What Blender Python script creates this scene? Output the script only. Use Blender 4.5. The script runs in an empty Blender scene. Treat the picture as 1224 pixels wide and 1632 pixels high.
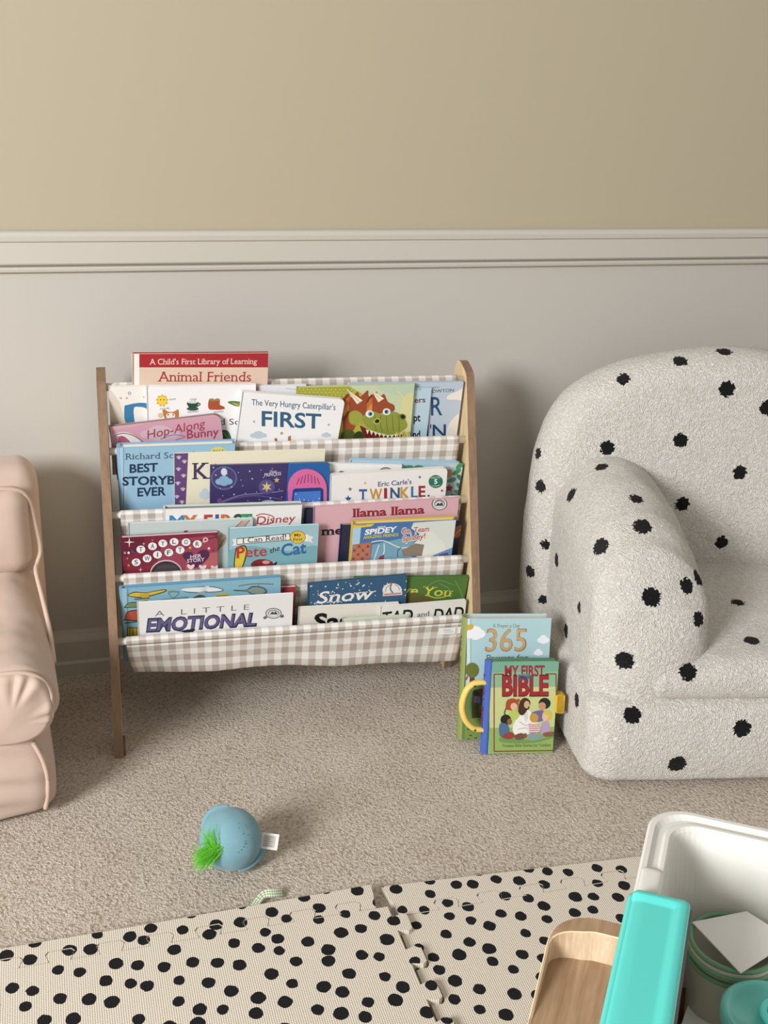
import bpy, bmesh, math, random
from mathutils import Vector, Matrix, noise
from mathutils.bvhtree import BVHTree
from mathutils.geometry import tessellate_polygon
SC = bpy.context.scene
COL = SC.collection
R = math.radians
V = Vector
# ------------------------------------------------------------------ camera
F_PX, CAM_D, CAM_H, YAW, PITCH, ROLL = 1880.0, 1.9901, 1.078, 0.2889, 0.3704, 0.0378
FW = V((math.sin(YAW)*math.cos(PITCH), math.cos(YAW)*math.cos(PITCH), -math.sin(PITCH)))
_r = V((math.cos(YAW), -math.sin(YAW), 0)); _u = _r.cross(FW)
RT = _r*math.cos(ROLL) + _u*math.sin(ROLL)
UP = -_r*math.sin(ROLL) + _u*math.cos(ROLL)
EYE = V((0, -CAM_D, CAM_H))
cd = bpy.data.cameras.new('camera'); cam = bpy.data.objects.new('camera', cd); COL.objects.link(cam)
M = Matrix((RT, UP, -FW)).transposed().to_4x4(); M.translation = EYE
cam.matrix_world = M
cd.sensor_fit = 'VERTICAL'; cd.sensor_height = 36; cd.lens = 36*F_PX/1632
cd.clip_start = 0.02
SC.camera = cam
def ray(x, y): return (FW + RT*((x-612)/F_PX) - UP*((y-816)/F_PX)).normalized()
def hit(x, y, p, n):
    d = ray(x, y); return EYE + d*((p-EYE).dot(n)/d.dot(n))
def atz(x, y, z=0): return hit(x, y, V((0,0,z)), V((0,0,1)))
def aty(x, y, yy=0): return hit(x, y, V((0,yy,0)), V((0,1,0)))
# ------------------------------------------------------------------ light
vs = SC.view_settings
SC.display_settings.display_device = 'sRGB'
vs.view_transform = 'Standard'; vs.look = 'None'; vs.gamma = 1; vs.use_curve_mapping = False; vs.exposure = 0.13
w = bpy.data.worlds.new('room_light'); SC.world = w; w.use_nodes = True
bg = w.node_tree.nodes['Background']; bg.inputs[0].default_value = (1.0, 0.95, 0.88, 1); bg.inputs[1].default_value = 0.40
ld = bpy.data.lights.new('window_daylight', 'AREA'); ld.shape = 'RECTANGLE'; ld.size = 1.3; ld.size_y = 1.3
ld.energy = 222; ld.color = (0.98, 0.985, 1.0)
lo = bpy.data.objects.new('window_daylight', ld); COL.objects.link(lo)
lo.location = (-2.95, -3.05, 2.0)
lo.rotation_euler = (V((0.55, -0.35, 0.25))-lo.location).to_track_quat('-Z', 'Y').to_euler()

# ------------------------------------------------------------------ helpers
def lin(c):
    c = c/255.0
    return c/12.92 if c <= 0.04045 else ((c+0.055)/1.055)**2.4
def rgb(h):
    if isinstance(h, str):
        h = h.lstrip('#'); h = (int(h[0:2],16), int(h[2:4],16), int(h[4:6],16))
    return (lin(h[0]), lin(h[1]), lin(h[2]), 1)
MATS = {}
def mat(name, col='#ffffff', rough=0.5, spec=0.35, bump=None, vary=None, sheen=0):
    """plain principled material; bump=(scale,strength,distance) noise, vary=(scale,colour2,amount)"""
    if name in MATS: return MATS[name]
    m = bpy.data.materials.new(name); m.use_nodes = True; MATS[name] = m
    nt = m.node_tree; b = nt.nodes['Principled BSDF']
    b.inputs['Base Color'].default_value = rgb(col); b.inputs['Roughness'].default_value = rough
    b.inputs['Specular IOR Level'].default_value = spec
    if sheen: b.inputs['Sheen Weight'].default_value = sheen
    tc = nt.nodes.new('ShaderNodeTexCoord')
    if vary:
        n = nt.nodes.new('ShaderNodeTexNoise'); n.inputs['Scale'].default_value = vary[0]; n.inputs['Detail'].default_value = 4
        nt.links.new(tc.outputs['Object'], n.inputs['Vector'])
        r = nt.nodes.new('ShaderNodeValToRGB'); r.color_ramp.elements[0].position = 0.5-vary[2]; r.color_ramp.elements[1].position = 0.5+vary[2]
        r.color_ramp.elements[0].color = rgb(col); r.color_ramp.elements[1].color = rgb(vary[1])
        nt.links.new(n.outputs['Fac'], r.inputs[0]); nt.links.new(r.outputs[0], b.inputs['Base Color'])
    if bump:
        n = nt.nodes.new('ShaderNodeTexNoise'); n.inputs['Scale'].default_value = bump[0]; n.inputs['Detail'].default_value = 3
        nt.links.new(tc.outputs['Object'], n.inputs['Vector'])
        bp = nt.nodes.new('ShaderNodeBump'); bp.inputs['Strength'].default_value = bump[1]; bp.inputs['Distance'].default_value = bump[2]
        nt.links.new(n.outputs['Fac'], bp.inputs['Height']); nt.links.new(bp.outputs[0], b.inputs['Normal'])
    return m
def ink(h):
    h = h.lstrip('#'); c = [int(h[i:i+2],16) for i in (0,2,4)]; g = 0.3*c[0]+0.6*c[1]+0.1*c[2]
    return mat('print_'+h, tuple((v+(g-v)*0.20)*0.965 for v in c), 0.42, 0.35)      # printed inks are a little muted
def N(m, typ, **kw):
    n = m.node_tree.nodes.new('ShaderNode'+typ)
    for k, v in kw.items(): setattr(n, k, v)
    return n
def math_node(m, op, a, b=None):
    n = N(m, 'Math', operation=op); L = m.node_tree.links
    for i, x in enumerate((a, b)):
        if x is None: continue
        if isinstance(x, (int, float)): n.inputs[i].default_value = x
        else: L.new(x, n.inputs[i])
    return n.outputs[0]

def obj(name, bm, mats, parent=None, smooth=False):
    me = bpy.data.meshes.new(name)
    if isinstance(bm, bmesh.types.BMesh):
        bm.normal_update(); bm.to_mesh(me); bm.free()
    if smooth:
        me.polygons.foreach_set('use_smooth', [True]*len(me.polygons))
    for m in (mats if isinstance(mats, (list, tuple)) else [mats]): me.materials.append(m)
    o = bpy.data.objects.new(name, me); COL.objects.link(o)
    if parent is not None: o.parent = parent
    return o
def tag(o, label, cat, group=None):
    o['label'] = label; o['category'] = cat
    if group: o['group'] = group
    return o
def thing(name, label, cat, loc=(0,0,0), rz=0, group=None):
    o = bpy.data.objects.new(name, None); COL.objects.link(o); o.empty_display_size = 0.02
    o.location = loc; o.rotation_euler = (0,0,rz)
    return tag(o, label, cat, group)
def struct(name, bm, m, parent=None, smooth=False):
    o = obj(name, bm, m, parent, smooth); o['kind'] = 'structure'; return o
def box(bm, x0, x1, y0, y1, z0, z1, mi=0):
    vv = [bm.verts.new((x,y,z)) for z in (z0,z1) for y in (y0,y1) for x in (x0,x1)]
    for f in ((0,2,3,1),(4,5,7,6),(0,1,5,4),(2,6,7,3),(0,4,6,2),(1,3,7,5)):
        bm.faces.new([vv[i] for i in f]).material_index = mi
def prism(bm, pts, fn, d0, d1, mi_face=0, mi_side=0):
    """extrude 2-D outline: fn(a,b,d)->3-D point"""
    A = [bm.verts.new(fn(a,b,d0)) for a,b in pts]; B = [bm.verts.new(fn(a,b,d1)) for a,b in pts]
    f = bm.faces.new(A); f.material_index = mi_face
    f = bm.faces.new(B[::-1]); f.material_index = mi_face
    n = len(pts)
    for i in range(n):
        f = bm.faces.new((A[i], B[i], B[(i+1)%n], A[(i+1)%n])); f.material_index = mi_side
    bmesh.ops.recalc_face_normals(bm, faces=bm.faces[:])
def tube(bm, pts, r, seg=10, closed=False, mi=0, flat=1.0, up=(0,0,1)):
    pts = [V(p) for p in pts]; n = len(pts); rings = []
    up = V(up)
    for i, p in enumerate(pts):
        a = pts[(i-1) % n] if (closed or i > 0) else p
        b = pts[(i+1) % n] if (closed or i < n-1) else p
        t = (b-a).normalized()
        s = t.cross(up)
        if s.length < 1e-3: s = t.cross(V((0,1,0)))
        s.normalize(); q = s.cross(t).normalized()
        rr = r(i/(n-1)) if callable(r) else r
        rings.append([bm.verts.new(p + s*(rr*math.cos(2*math.pi*k/seg)) + q*(rr*flat*math.sin(2*math.pi*k/seg))) for k in range(seg)])
    m = n if closed else n-1
    for i in range(m):
        A, B = rings[i], rings[(i+1) % n]
        for k in range(seg):
            bm.faces.new((A[k], A[(k+1)%seg], B[(k+1)%seg], B[k])).material_index = mi
    if not closed:
        bm.faces.new(rings[0][::-1]).material_index = mi; bm.faces.new(rings[-1]).material_index = mi
    bmesh.ops.recalc_face_normals(bm, faces=bm.faces[:])
def catmull(pts, n=8, closed=False):
    P = [V(p) for p in pts]; out = []; m = len(P)
    for i in range(m if closed else m-1):
        p0 = P[(i-1)%m] if (closed or i > 0) else P[i]; p1 = P[i]; p2 = P[(i+1)%m]
        p3 = P[(i+2)%m] if (closed or i < m-2) else p2
        for k in range(n):
            t = k/n
            out.append(0.5*((2*p1)+(p2-p0)*t+(2*p0-5*p1+4*p2-p3)*t*t+(3*p1-p0-3*p2+p3)*t**3))
    if not closed: out.append(P[-1])
    return out
def rbox(lo, hi, r, step, deform=None):
    """rounded box out of a fine cube grid, then bent by deform(p)"""
    bm = bmesh.new(); lo = V(lo); hi = V(hi); c = (lo+hi)/2; h = (hi-lo)/2
    rr = V((r,r,r)) if isinstance(r, (int,float)) else V(r)
    rr = V([min(rr[i], h[i]*0.999) for i in range(3)])
    cache = {}
    n = [max(3, int(round(2*h[i]/step))) for i in range(3)]
    def vert(i, j, k):
        key = (i,j,k)
        if key in cache: return cache[key]
        p = V((-h.x+2*h.x*i/n[0], -h.y+2*h.y*j/n[1], -h.z+2*h.z*k/n[2]))
        q = V([max(-(h[a]-rr[a]), min(h[a]-rr[a], p[a])) for a in range(3)])
        d = V([(p[a]-q[a])/rr[a] for a in range(3)])
        # even spread on the round: map cube corner offsets to a ball
        if d.length > 1e-9:
            mx = max(abs(d[0]), abs(d[1]), abs(d[2]))
            dd = V([math.tan(d[a]/mx*math.pi/4) if mx > 0 else 0 for a in range(3)])
            d = dd.normalized()*mx
        p = c + q + V([d[a]*rr[a] for a in range(3)])
        if deform: p = V(deform(p))
        cache[key] = bm.verts.new(p); return cache[key]
    for a, b, ax in ((0,1,2),(1,2,0),(2,0,1)):
        for side in (0, n[ax]):
            for i in range(n[a]):
                for j in range(n[b]):
                    ids = []
                    for di, dj in ((0,0),(1,0),(1,1),(0,1)):
                        k = [0,0,0]; k[a] = i+di; k[b] = j+dj; k[ax] = side; ids.append(vert(*k))
                    bm.faces.new(ids if side else ids[::-1])
    return bm
def puff(outline, centre, fn, d0, d1, r, rings=12, bulge=0.0):
    """pillow: outline extruded d0..d1 with rounded rims, faces made of shrinking rings"""
    bm = bmesh.new(); n = len(outline); c = V(centre)
    mean = sum((V(p)-c).length for p in outline)/n
    prof = []
    for i in range(rings+1):
        s = i/rings; prof.append((s*(1-r/mean), d0 - bulge*(1-s*s)))
    for i in range(1, 9):
        a = math.pi/2*i/8; prof.append((1-r/mean+r/mean*math.sin(a), d0 + r*(1-math.cos(a))))
    nm = max(1, int((d1-d0-2*r)/0.006))
    for i in range(1, nm): prof.append((1, d0+r+(d1-d0-2*r)*i/nm))
    for i in range(0, 9):
        a = math.pi/2*i/8; prof.append((1-r/mean+r/mean*math.cos(a), d1-r+r*math.sin(a)))
    for i in range(rings-1, -1, -1):
        s = i/rings; prof.append((s*(1-r/mean), d1 + bulge*(1-s*s)))
    prev = None
    for s, d in prof:
        if s < 1e-6: cur = [bm.verts.new(fn(c.x, c.y, d))]
        else: cur = [bm.verts.new(fn(c.x+(p[0]-c.x)*s, c.y+(p[1]-c.y)*s, d)) for p in outline]
        if prev is not None:
            for k in range(n):
                k2 = (k+1) % n
                if len(prev) == 1: bm.faces.new((prev[0], cur[k2], cur[k]))
                elif len(cur) == 1: bm.faces.new((prev[k], prev[k2], cur[0]))
                else: bm.faces.new((prev[k], prev[k2], cur[k2], cur[k]))
        prev = cur
    bmesh.ops.recalc_face_normals(bm, faces=bm.faces[:])
    return bm
def lathe(bm, prof, c, seg=40, mi=0):
    c = V(c); rings = []
    for r, z in prof:
        rings.append([bm.verts.new(c+V((r*math.cos(2*math.pi*k/seg), r*math.sin(2*math.pi*k/seg), z))) for k in range(seg)] if r > 1e-6 else [bm.verts.new(c+V((0,0,z)))])
    for A, B in zip(rings, rings[1:]):
        for k in range(seg):
            k2 = (k+1) % seg
            q = [A[k] if len(A) > 1 else A[0], A[k2] if len(A) > 1 else None, B[k2] if len(B) > 1 else None, B[k] if len(B) > 1 else B[0]]
            bm.faces.new([x for x in q if x]).material_index = mi
    bmesh.ops.recalc_face_normals(bm, faces=bm.faces[:])
def lerp(tab, x):
    if x <= tab[0][0]: return tab[0][1]
    for (a, b), (c, d) in zip(tab, tab[1:]):
        if x <= c:
            t = (x-a)/(c-a); t = t*t*(3-2*t)*0.5 + t*0.5
            return b+(d-b)*t
    return tab[-1][1]

# ------------------------------------------------------------------ materials
def wood_material(name, c1, c2, scale=(1,1,1), dens=60, rough=0.5):
    m = mat(name, c1, rough, 0.3); L = m.node_tree.links; b = m.node_tree.nodes['Principled BSDF']
    tc = N(m, 'TexCoord'); mp = N(m, 'Mapping'); mp.inputs['Scale'].default_value = scale
    L.new(tc.outputs['Object'], mp.inputs['Vector'])
    n1 = N(m, 'TexNoise'); n1.inputs['Scale'].default_value = dens; n1.inputs['Detail'].default_value = 5; n1.inputs['Distortion'].default_value = 0.6
    L.new(mp.outputs[0], n1.inputs['Vector'])
    n2 = N(m, 'TexNoise'); n2.inputs['Scale'].default_value = dens*5; n2.inputs['Detail'].default_value = 2
    L.new(mp.outputs[0], n2.inputs['Vector'])
    f = math_node(m, 'ADD', math_node(m, 'MULTIPLY', n1.outputs['Fac'], 0.65), math_node(m, 'MULTIPLY', n2.outputs['Fac'], 0.35))
    r = N(m, 'ValToRGB'); r.color_ramp.elements[0].position = 0.36; r.color_ramp.elements[1].position = 0.64
    r.color_ramp.elements[0].color = rgb(c1); r.color_ramp.elements[1].color = rgb(c2)
    L.new(f, r.inputs[0]); L.new(r.outputs[0], b.inputs['Base Color'])
    bp = N(m, 'Bump'); bp.inputs['Strength'].default_value = 0.12; bp.inputs['Distance'].default_value = 0.001
    L.new(f, bp.inputs['Height']); L.new(bp.outputs[0], b.inputs['Normal'])
    return m
def carpet_material():
    m = mat('carpet_pile', '#b9a793', 0.95, 0.1, sheen=0.15); L = m.node_tree.links; b = m.node_tree.nodes['Principled BSDF']
    tc = N(m, 'TexCoord')
    vo = N(m, 'TexVoronoi'); vo.inputs['Scale'].default_value = 260
    nz = N(m, 'TexNoise'); nz.inputs['Scale'].default_value = 170; nz.inputs['Detail'].default_value = 4; nz.inputs['Roughness'].default_value = 0.65
    big = N(m, 'TexNoise'); big.inputs['Scale'].default_value = 9; big.inputs['Detail'].default_value = 3
    dis = N(m, 'TexNoise'); dis.inputs['Scale'].default_value = 120
    for n in (nz, big, dis): L.new(tc.outputs['Object'], n.inputs['Vector'])
    add = N(m, 'VectorMath', operation='MULTIPLY_ADD'); add.inputs[1].default_value = (0.008, 0.008, 0)
    L.new(dis.outputs['Color'], add.inputs[0]); L.new(tc.outputs['Object'], add.inputs[2]); L.new(add.outputs[0], vo.inputs['Vector'])
    h = math_node(m, 'SUBTRACT', math_node(m, 'MULTIPLY', nz.outputs['Fac'], 1.0), math_node(m, 'MULTIPLY', vo.outputs['Distance'], 0.45))
    f = math_node(m, 'ADD', h, math_node(m, 'MULTIPLY', math_node(m, 'SUBTRACT', big.outputs['Fac'], 0.5), 0.25))
    r = N(m, 'ValToRGB'); e = r.color_ramp.elements
    e[0].position = 0.02; e[0].color = rgb('#a08f7c'); e[1].position = 0.55; e[1].color = rgb('#d8cdc0')
    x = e.new(0.28); x.color = rgb('#c4b7a8')
    L.new(f, r.inputs[0]); L.new(r.outputs[0], b.inputs['Base Color'])
    bp = N(m, 'Bump'); bp.inputs['Strength'].default_value = 0.9; bp.inputs['Distance'].default_value = 0.004
    L.new(h, bp.inputs['Height']); L.new(bp.outputs[0], b.inputs['Normal'])
    return m
def mat_tile_material():
    m = mat('dotted_foam', '#dbd2c2', 0.7, 0.25); L = m.node_tree.links; b = m.node_tree.nodes['Principled BSDF']
    geo = N(m, 'NewGeometry'); tc = N(m, 'TexCoord')
    n = N(m, 'TexNoise'); n.inputs['Scale'].default_value = 90; L.new(tc.outputs['Object'], n.inputs['Vector'])
    add = N(m, 'VectorMath', operation='MULTIPLY_ADD'); add.inputs[1].default_value = (0.004,0.004,0)
    L.new(n.outputs['Color'], add.inputs[0]); L.new(tc.outputs['Object'], add.inputs[2])
    mp = N(m, 'Mapping'); mp.inputs['Rotation'].default_value = (0,0,0.5); mp.inputs['Scale'].default_value = (1,0.9,0)
    L.new(add.outputs[0], mp.inputs['Vector'])
    vo = N(m, 'TexVoronoi', voronoi_dimensions='2D'); vo.inputs['Scale'].default_value = 31; vo.inputs['Randomness'].default_value = 0.52
    L.new(mp.outputs[0], vo.inputs['Vector'])
    wn = N(m, 'TexWhiteNoise', noise_dimensions='2D'); L.new(vo.outputs['Position'], wn.inputs['Vector'])
    th = math_node(m, 'ADD', 0.215, math_node(m, 'MULTIPLY', wn.outputs['Value'], 0.075))
    d = math_node(m, 'LESS_THAN', vo.outputs['Distance'], th)
    up = N(m, 'SeparateXYZ'); L.new(geo.outputs['True Normal'], up.inputs[0])
    d = math_node(m, 'MULTIPLY', d, math_node(m, 'GREATER_THAN', up.outputs['Z'], 0.5))
    mx = N(m, 'Mix', data_type='RGBA'); mx.inputs[6].default_value = rgb('#dbd2c2'); mx.inputs[7].default_value = rgb('#16161a')
    L.new(d, mx.inputs[0]); L.new(mx.outputs[2], b.inputs['Base Color'])
    # woven linen emboss
    sx = N(m, 'SeparateXYZ'); L.new(tc.outputs['Object'], sx.inputs[0])
    a = math_node(m, 'SINE', math_node(m, 'MULTIPLY', math_node(m, 'ADD', sx.outputs[0], sx.outputs[1]), 1150))
    c = math_node(m, 'SINE', math_node(m, 'MULTIPLY', math_node(m, 'SUBTRACT', sx.outputs[0], sx.outputs[1]), 1150))
    n2 = N(m, 'TexNoise'); n2.inputs['Scale'].default_value = 300; L.new(tc.outputs['Object'], n2.inputs['Vector'])
    hh = math_node(m, 'ADD', math_node(m, 'MULTIPLY', a, c), n2.outputs['Fac'])
    bp = N(m, 'Bump'); bp.inputs['Strength'].default_value = 0.45; bp.inputs['Distance'].default_value = 0.001
    L.new(hh, bp.inputs['Height']); L.new(bp.outputs[0], b.inputs['Normal'])
    return m
def gingham(name, light, dark, period):
    m = mat(name, light, 0.85, 0.15, sheen=0.1); L = m.node_tree.links; b = m.node_tree.nodes['Principled BSDF']
    uv = N(m, 'UVMap'); s = N(m, 'SeparateXYZ'); L.new(uv.outputs[0], s.inputs[0])
    def stripe(o):
        t = math_node(m, 'SINE', math_node(m, 'MULTIPLY', o, 2*math.pi/period))
        return math_node(m, 'MINIMUM', 1.0, math_node(m, 'MAXIMUM', 0.0, math_node(m, 'MULTIPLY_ADD', t, 6.0)))
    f = math_node(m, 'MULTIPLY', math_node(m, 'ADD', stripe(s.outputs[0]), stripe(s.outputs[1])), 0.5)
    mx = N(m, 'Mix', data_type='RGBA'); mx.inputs[6].default_value = rgb(light); mx.inputs[7].default_value = rgb(dark)
    L.new(f, mx.inputs[0]); L.new(mx.outputs[2], b.inputs['Base Color'])
    tc = N(m, 'TexCoord'); n = N(m, 'TexNoise'); n.inputs['Scale'].default_value = 700; L.new(tc.outputs['Object'], n.inputs['Vector'])
    bp = N(m, 'Bump'); bp.inputs['Strength'].default_value = 0.25; bp.inputs['Distance'].default_value = 0.0006
    L.new(n.outputs['Fac'], bp.inputs['Height']); L.new(bp.outputs[0], b.inputs['Normal'])
    return m

# ------------------------------------------------------------------ room
UPPER = mat('khaki_wall_paint', '#b0a68f', 0.8, 0.2, bump=(60, 0.05, 0.002))
LOWER = mat('greige_wall_paint', '#bcb7af', 0.75, 0.2, bump=(60, 0.05, 0.002))
TRIM = mat('off_white_trim_paint', '#c0bbb0', 0.45, 0.4)
CARPET = carpet_material()
ZT, ZB = 0.797, 0.730
bm = bmesh.new(); box(bm, -3.2, 4.2, 0, 0.1, ZT, 2.5, 0); box(bm, -3.2, 4.2, 0, 0.1, 0, ZT, 1)
struct('wall_back', bm, [UPPER, LOWER])
bm = bmesh.new(); box(bm, -3.2, 4.2, -4.5, 0.1, -0.05, 0, 0); struct('floor', bm, CARPET)
# dado rail: moulded profile run along the wall
def moulding(name, prof):
    bm = bmesh.new(); prism(bm, prof, lambda a, b, d: V((d, -a, b)), -3.2, 4.2); struct(name, bm, TRIM)
moulding('trim_1', [(0,ZB),(0.006,ZB),(0.009,ZB+.002),(0.010,ZB+.006),(0.009,ZB+.009),(0.004,ZB+.0105),(0.004,ZB+.0125),(0.013,ZB+.0135),(0.015,ZB+.016),(0.015,ZT-.018),(0.018,ZT-.0155),(0.019,ZT-.008),(0.016,ZT-.002),(0.012,ZT),(0,ZT)])
moulding('baseboard_back', [(0,0),(0.018,0),(0.018,0.024),(0.016,0.026),(0.0135,0.028),(0.0135,0.066),(0.012,0.070),(0.008,0.078),(0.006,0.085),(0,0.085)])

# ------------------------------------------------------------------ bookcase (sling rack)
WOODF = wood_material('pale_oak_face', '#c9ad80', '#e2cda6', (1,1,0.12), 40)
WOODE = wood_material('brown_board_edge', '#7d6450', '#93785f', (1,1,0.12), 50)
DOWEL = mat('white_dowel_paint', '#eae8e2', 0.4, 0.4)
GING = gingham('taupe_gingham_cloth', '#e3dfd9', '#a99d92', 0.0235)
THETA, RX, RY, WD, TH = -0.0581, 0.061, -0.3097, 0.623, 0.0141
RACK = thing('bookcase', 'low wooden sling bookcase with taupe gingham pockets full of picture books', 'bookcase', (RX, RY, 0), THETA)
RMAT = Matrix.Translation((RX, RY, 0)) @ Matrix.Rotation(THETA, 4, 'Z')
DOW = [(0.1993+(0.0726-0.1993)*i/4, 0.5651+(0.174-0.5651)*i/4) for i in range(5)]
side = [(0,0),(0.048,0),(0.056,0.045),(0.082,0.095),(0.125,0.122),(0.165,0.122),(0.192,0.1),(0.206,0.055),(0.212,0),(0.248,0),(0.252,0.2),
        (0.255,0.46),(0.255,0.55),(0.254,0.565),(0.250,0.577),(0.243,0.585),(0.233,0.5895),(0.224,0.590),(0.216,0.5885),(0.196,0.5825),(0.188,0.579),(0.1835,0.574),(0.180,0.566),(0.174,0.548)]
for x0 in (0, WD-TH):
    bm = bmesh.new()
    prism(bm, side, lambda a, b, d: V((d, a, b)), x0, x0+TH, 0, 1)
    obj('side_panel', bm, [WOODF, WOODE], RACK)
    bm = bmesh.new(); xi = x0+TH if x0 == 0 else x0-0.004
    box(bm, xi, xi+0.004, 0.006, 0.03, 0, 0.024); obj('foot_pad', bm, mat('brown_foot_pad', '#6b5645', 0.6), RACK)
for i, (yb, z) in enumerate(DOW):
    bm = bmesh.new(); tube(bm, [(TH, yb, z), (WD-TH, yb, z)], 0.0062, 16); obj('dowel', bm, DOWEL, RACK, True)
PHI = R(10); EV = V((0, -math.sin(PHI), math.cos(PHI))); EN = V((0, -math.cos(PHI), -math.sin(PHI)))
SLAB = 0.0317*math.cos(PHI)+0.0978*math.sin(PHI)-0.0138
DROP = 0.066
def sling(k):
    """pocket k hangs between dowel k (back, upper) and dowel k+1 (front, lower)"""
    C0 = V((0,)+DOW[k]); C1 = V((0,)+DOW[k+1]); rc = 0.0072
    prof = []
    # hem wrapped round the front dowel, starting behind it
    for i in range(13):
        a = math.pi*(1.15-1.55*i/12); prof.append((C1 + (-EN)*(rc*math.cos(a)*-1)*-1 + EV*rc*math.sin(a), 0))
    base = C1 - EN*0.0005
    n = 16
    front = []
    for i in range(1, n+1): front.append((C1 + EN*(0.0045*(1-i/n)**2) - EV*(0.004+DROP*i/n*0.94) - EN*(0.002*i/n), i/n))
    bot = []
    wdt = SLAB+0.010
    for i in range(1, 10):
        a = math.pi*i/10; bot.append((C1 - EV*(0.004+DROP*0.94+0.008*math.sin(a)) - EN*(0.002+wdt*(1-math.cos(a))/2), 1))
    back = []
    zb = C1 - EV*(0.004+DROP*0.94) - EN*(0.002+wdt)
    tgt = C0 + EN*rc
    for i in range(0, 17):
        back.append((zb.lerp(tgt, i/16), 1-i/16))
    top = []
    if k == 0:
        for i in range(1, 11):
            a = math.pi*1.2*i/10; top.append((C0 + EN*rc*math.cos(a) + EV*rc*math.sin(a), 0))
    path = prof + front + bot + back + top
    bm = bmesh.new(); uvl = bm.loops.layers.uv.new('UVMap')
    x0, x1 = TH+0.013, WD-TH-(0.012 if k < 3 else 0.010)
    nx = 110; rows = []; arc = 0; prev = None
    random.seed(k)
    for (p, sag) in path:
        if prev is not None: arc += (p-prev).length
        prev = p; row = []
        for j in range(nx+1):
            u = j/nx; x = x0+(x1-x0)*u
            xe = x + (0.010*sag*sag if u < 0.5 else -(0.014 if k < 3 else 0.005)*sag*sag)*abs(2*u-1)**3
            fold = noise.noise(V((x*14, k*3.1, arc*3)))*0.004*sag + noise.noise(V((x*45, k*7.7, arc*9)))*0.0016*sag
            low = (0.003*math.sin(x*17+k)+0.002*math.sin(x*31+2*k))*sag**3 - (0.040*u*sag**2 if k == 3 else 0)
            q = p + EN*fold*1.0 + EV*(low*0.6)
            row.append((bm.verts.new((xe, q.y, q.z)), x, arc))
        rows.append(row)
    for A, B in zip(rows, rows[1:]):
        for j in range(nx):
            f = bm.faces.new((A[j][0], A[j+1][0], B[j+1][0], B[j][0]))
            for lp, src in zip(f.loops, (A[j], A[j+1], B[j+1], B[j])): lp[uvl].uv = (src[1], src[2]+0.004)
    o = obj('sling_pocket', bm, GING, RACK, True)
    md = o.modifiers.new('thickness', 'SOLIDIFY'); md.thickness = 0.0008; md.offset = 0
    return o
for k in range(4): sling(k)
# care label sewn on the lowest pocket
bm = bmesh.new()
c1 = V((0,)+DOW[4]); 
for (u0, u1, v0, v1, off, mi) in ((0.5525,0.592,-0.012,-0.026,0.0075,0),(0.582,0.585,-0.013,-0.025,0.0079,1),(0.560,0.574,-0.015,-0.018,0.0079,1),(0.562,0.578,-0.020,-0.022,0.0079,1)):
    q = [c1+EN*off+EV*v0+V((u0,0,0)), c1+EN*off+EV*v0+V((u1,0,0)), c1+EN*off+EV*v1+V((u1,0,0)), c1+EN*off+EV*v1+V((u0,0,0))]
    A = [bm.verts.new(p) for p in q]; B = [bm.verts.new(p+EN*0.0004) for p in q]
    bm.faces.new(A).material_index = mi; bm.faces.new(B[::-1]).material_index = mi
    for i in range(4): bm.faces.new((A[i], B[i], B[(i+1)%4], A[(i+1)%4])).material_index = mi
bmesh.ops.recalc_face_normals(bm, faces=bm.faces[:])
obj('fabric_label', bm, [mat('white_label_cloth', '#efeeee', 0.8), mat('grey_label_print', '#c9c6c4', 0.8)], RACK)

# ------------------------------------------------------------------ lettering
_TC = {}
def glyphs(txt, bold, shear, serif, space):
    """2-D triangles of a line of text, unit cap height, from the built-in font"""
    key = (txt, bold, shear, serif, space)
    if key in _TC: return _TC[key]
    cu = bpy.data.curves.new('t', 'FONT'); cu.body = txt; cu.offset = bold; cu.resolution_u = 3; cu.space_character = space
    o = bpy.data.objects.new('t', cu); COL.objects.link(o); bpy.context.view_layer.update()
    me = bpy.data.meshes.new_from_object(o.evaluated_get(bpy.context.evaluated_depsgraph_get()))
    vs_ = [(v.co.x, v.co.y) for v in me.vertices]; fs = [tuple(p.vertices) for p in me.polygons]
    if serif:
        cnt = {}
        for f in fs:
            for i in range(len(f)):
                e = tuple(sorted((f[i], f[(i+1)%len(f)]))); cnt[e] = cnt.get(e, 0)+1
        ys = [y for x, y in vs_]; cap = 0.682
        xh = 0.449
        for (a, b), c in list(cnt.items()):
            if c != 1: continue
            (ax, ay), (bx, by) = vs_[a], vs_[b]
            if abs(ay-by) < 1e-3 and 0.05 < abs(ax-bx) < 0.2:
                for lvl, sg in ((0,1),(cap,-1),(xh,-1)):
                    if abs(ay-lvl+ (bold if lvl == 0 else -bold)) < 0.02:
                        x0, x1 = min(ax,bx)-0.072, max(ax,bx)+0.072; t = 0.052*sg
                        k = len(vs_); vs_ += [(x0,ay),(x1,ay),(x1,ay+t),(x0,ay+t)]; fs.append((k,k+1,k+2,k+3)); break
    cap = 0.682
    vs_ = [((x+y*shear)/cap, y/cap) for x, y in vs_]
    bpy.data.objects.remove(o); bpy.data.curves.remove(cu); bpy.data.meshes.remove(me)
    _TC[key] = (vs_, fs); return _TC[key]

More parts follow.
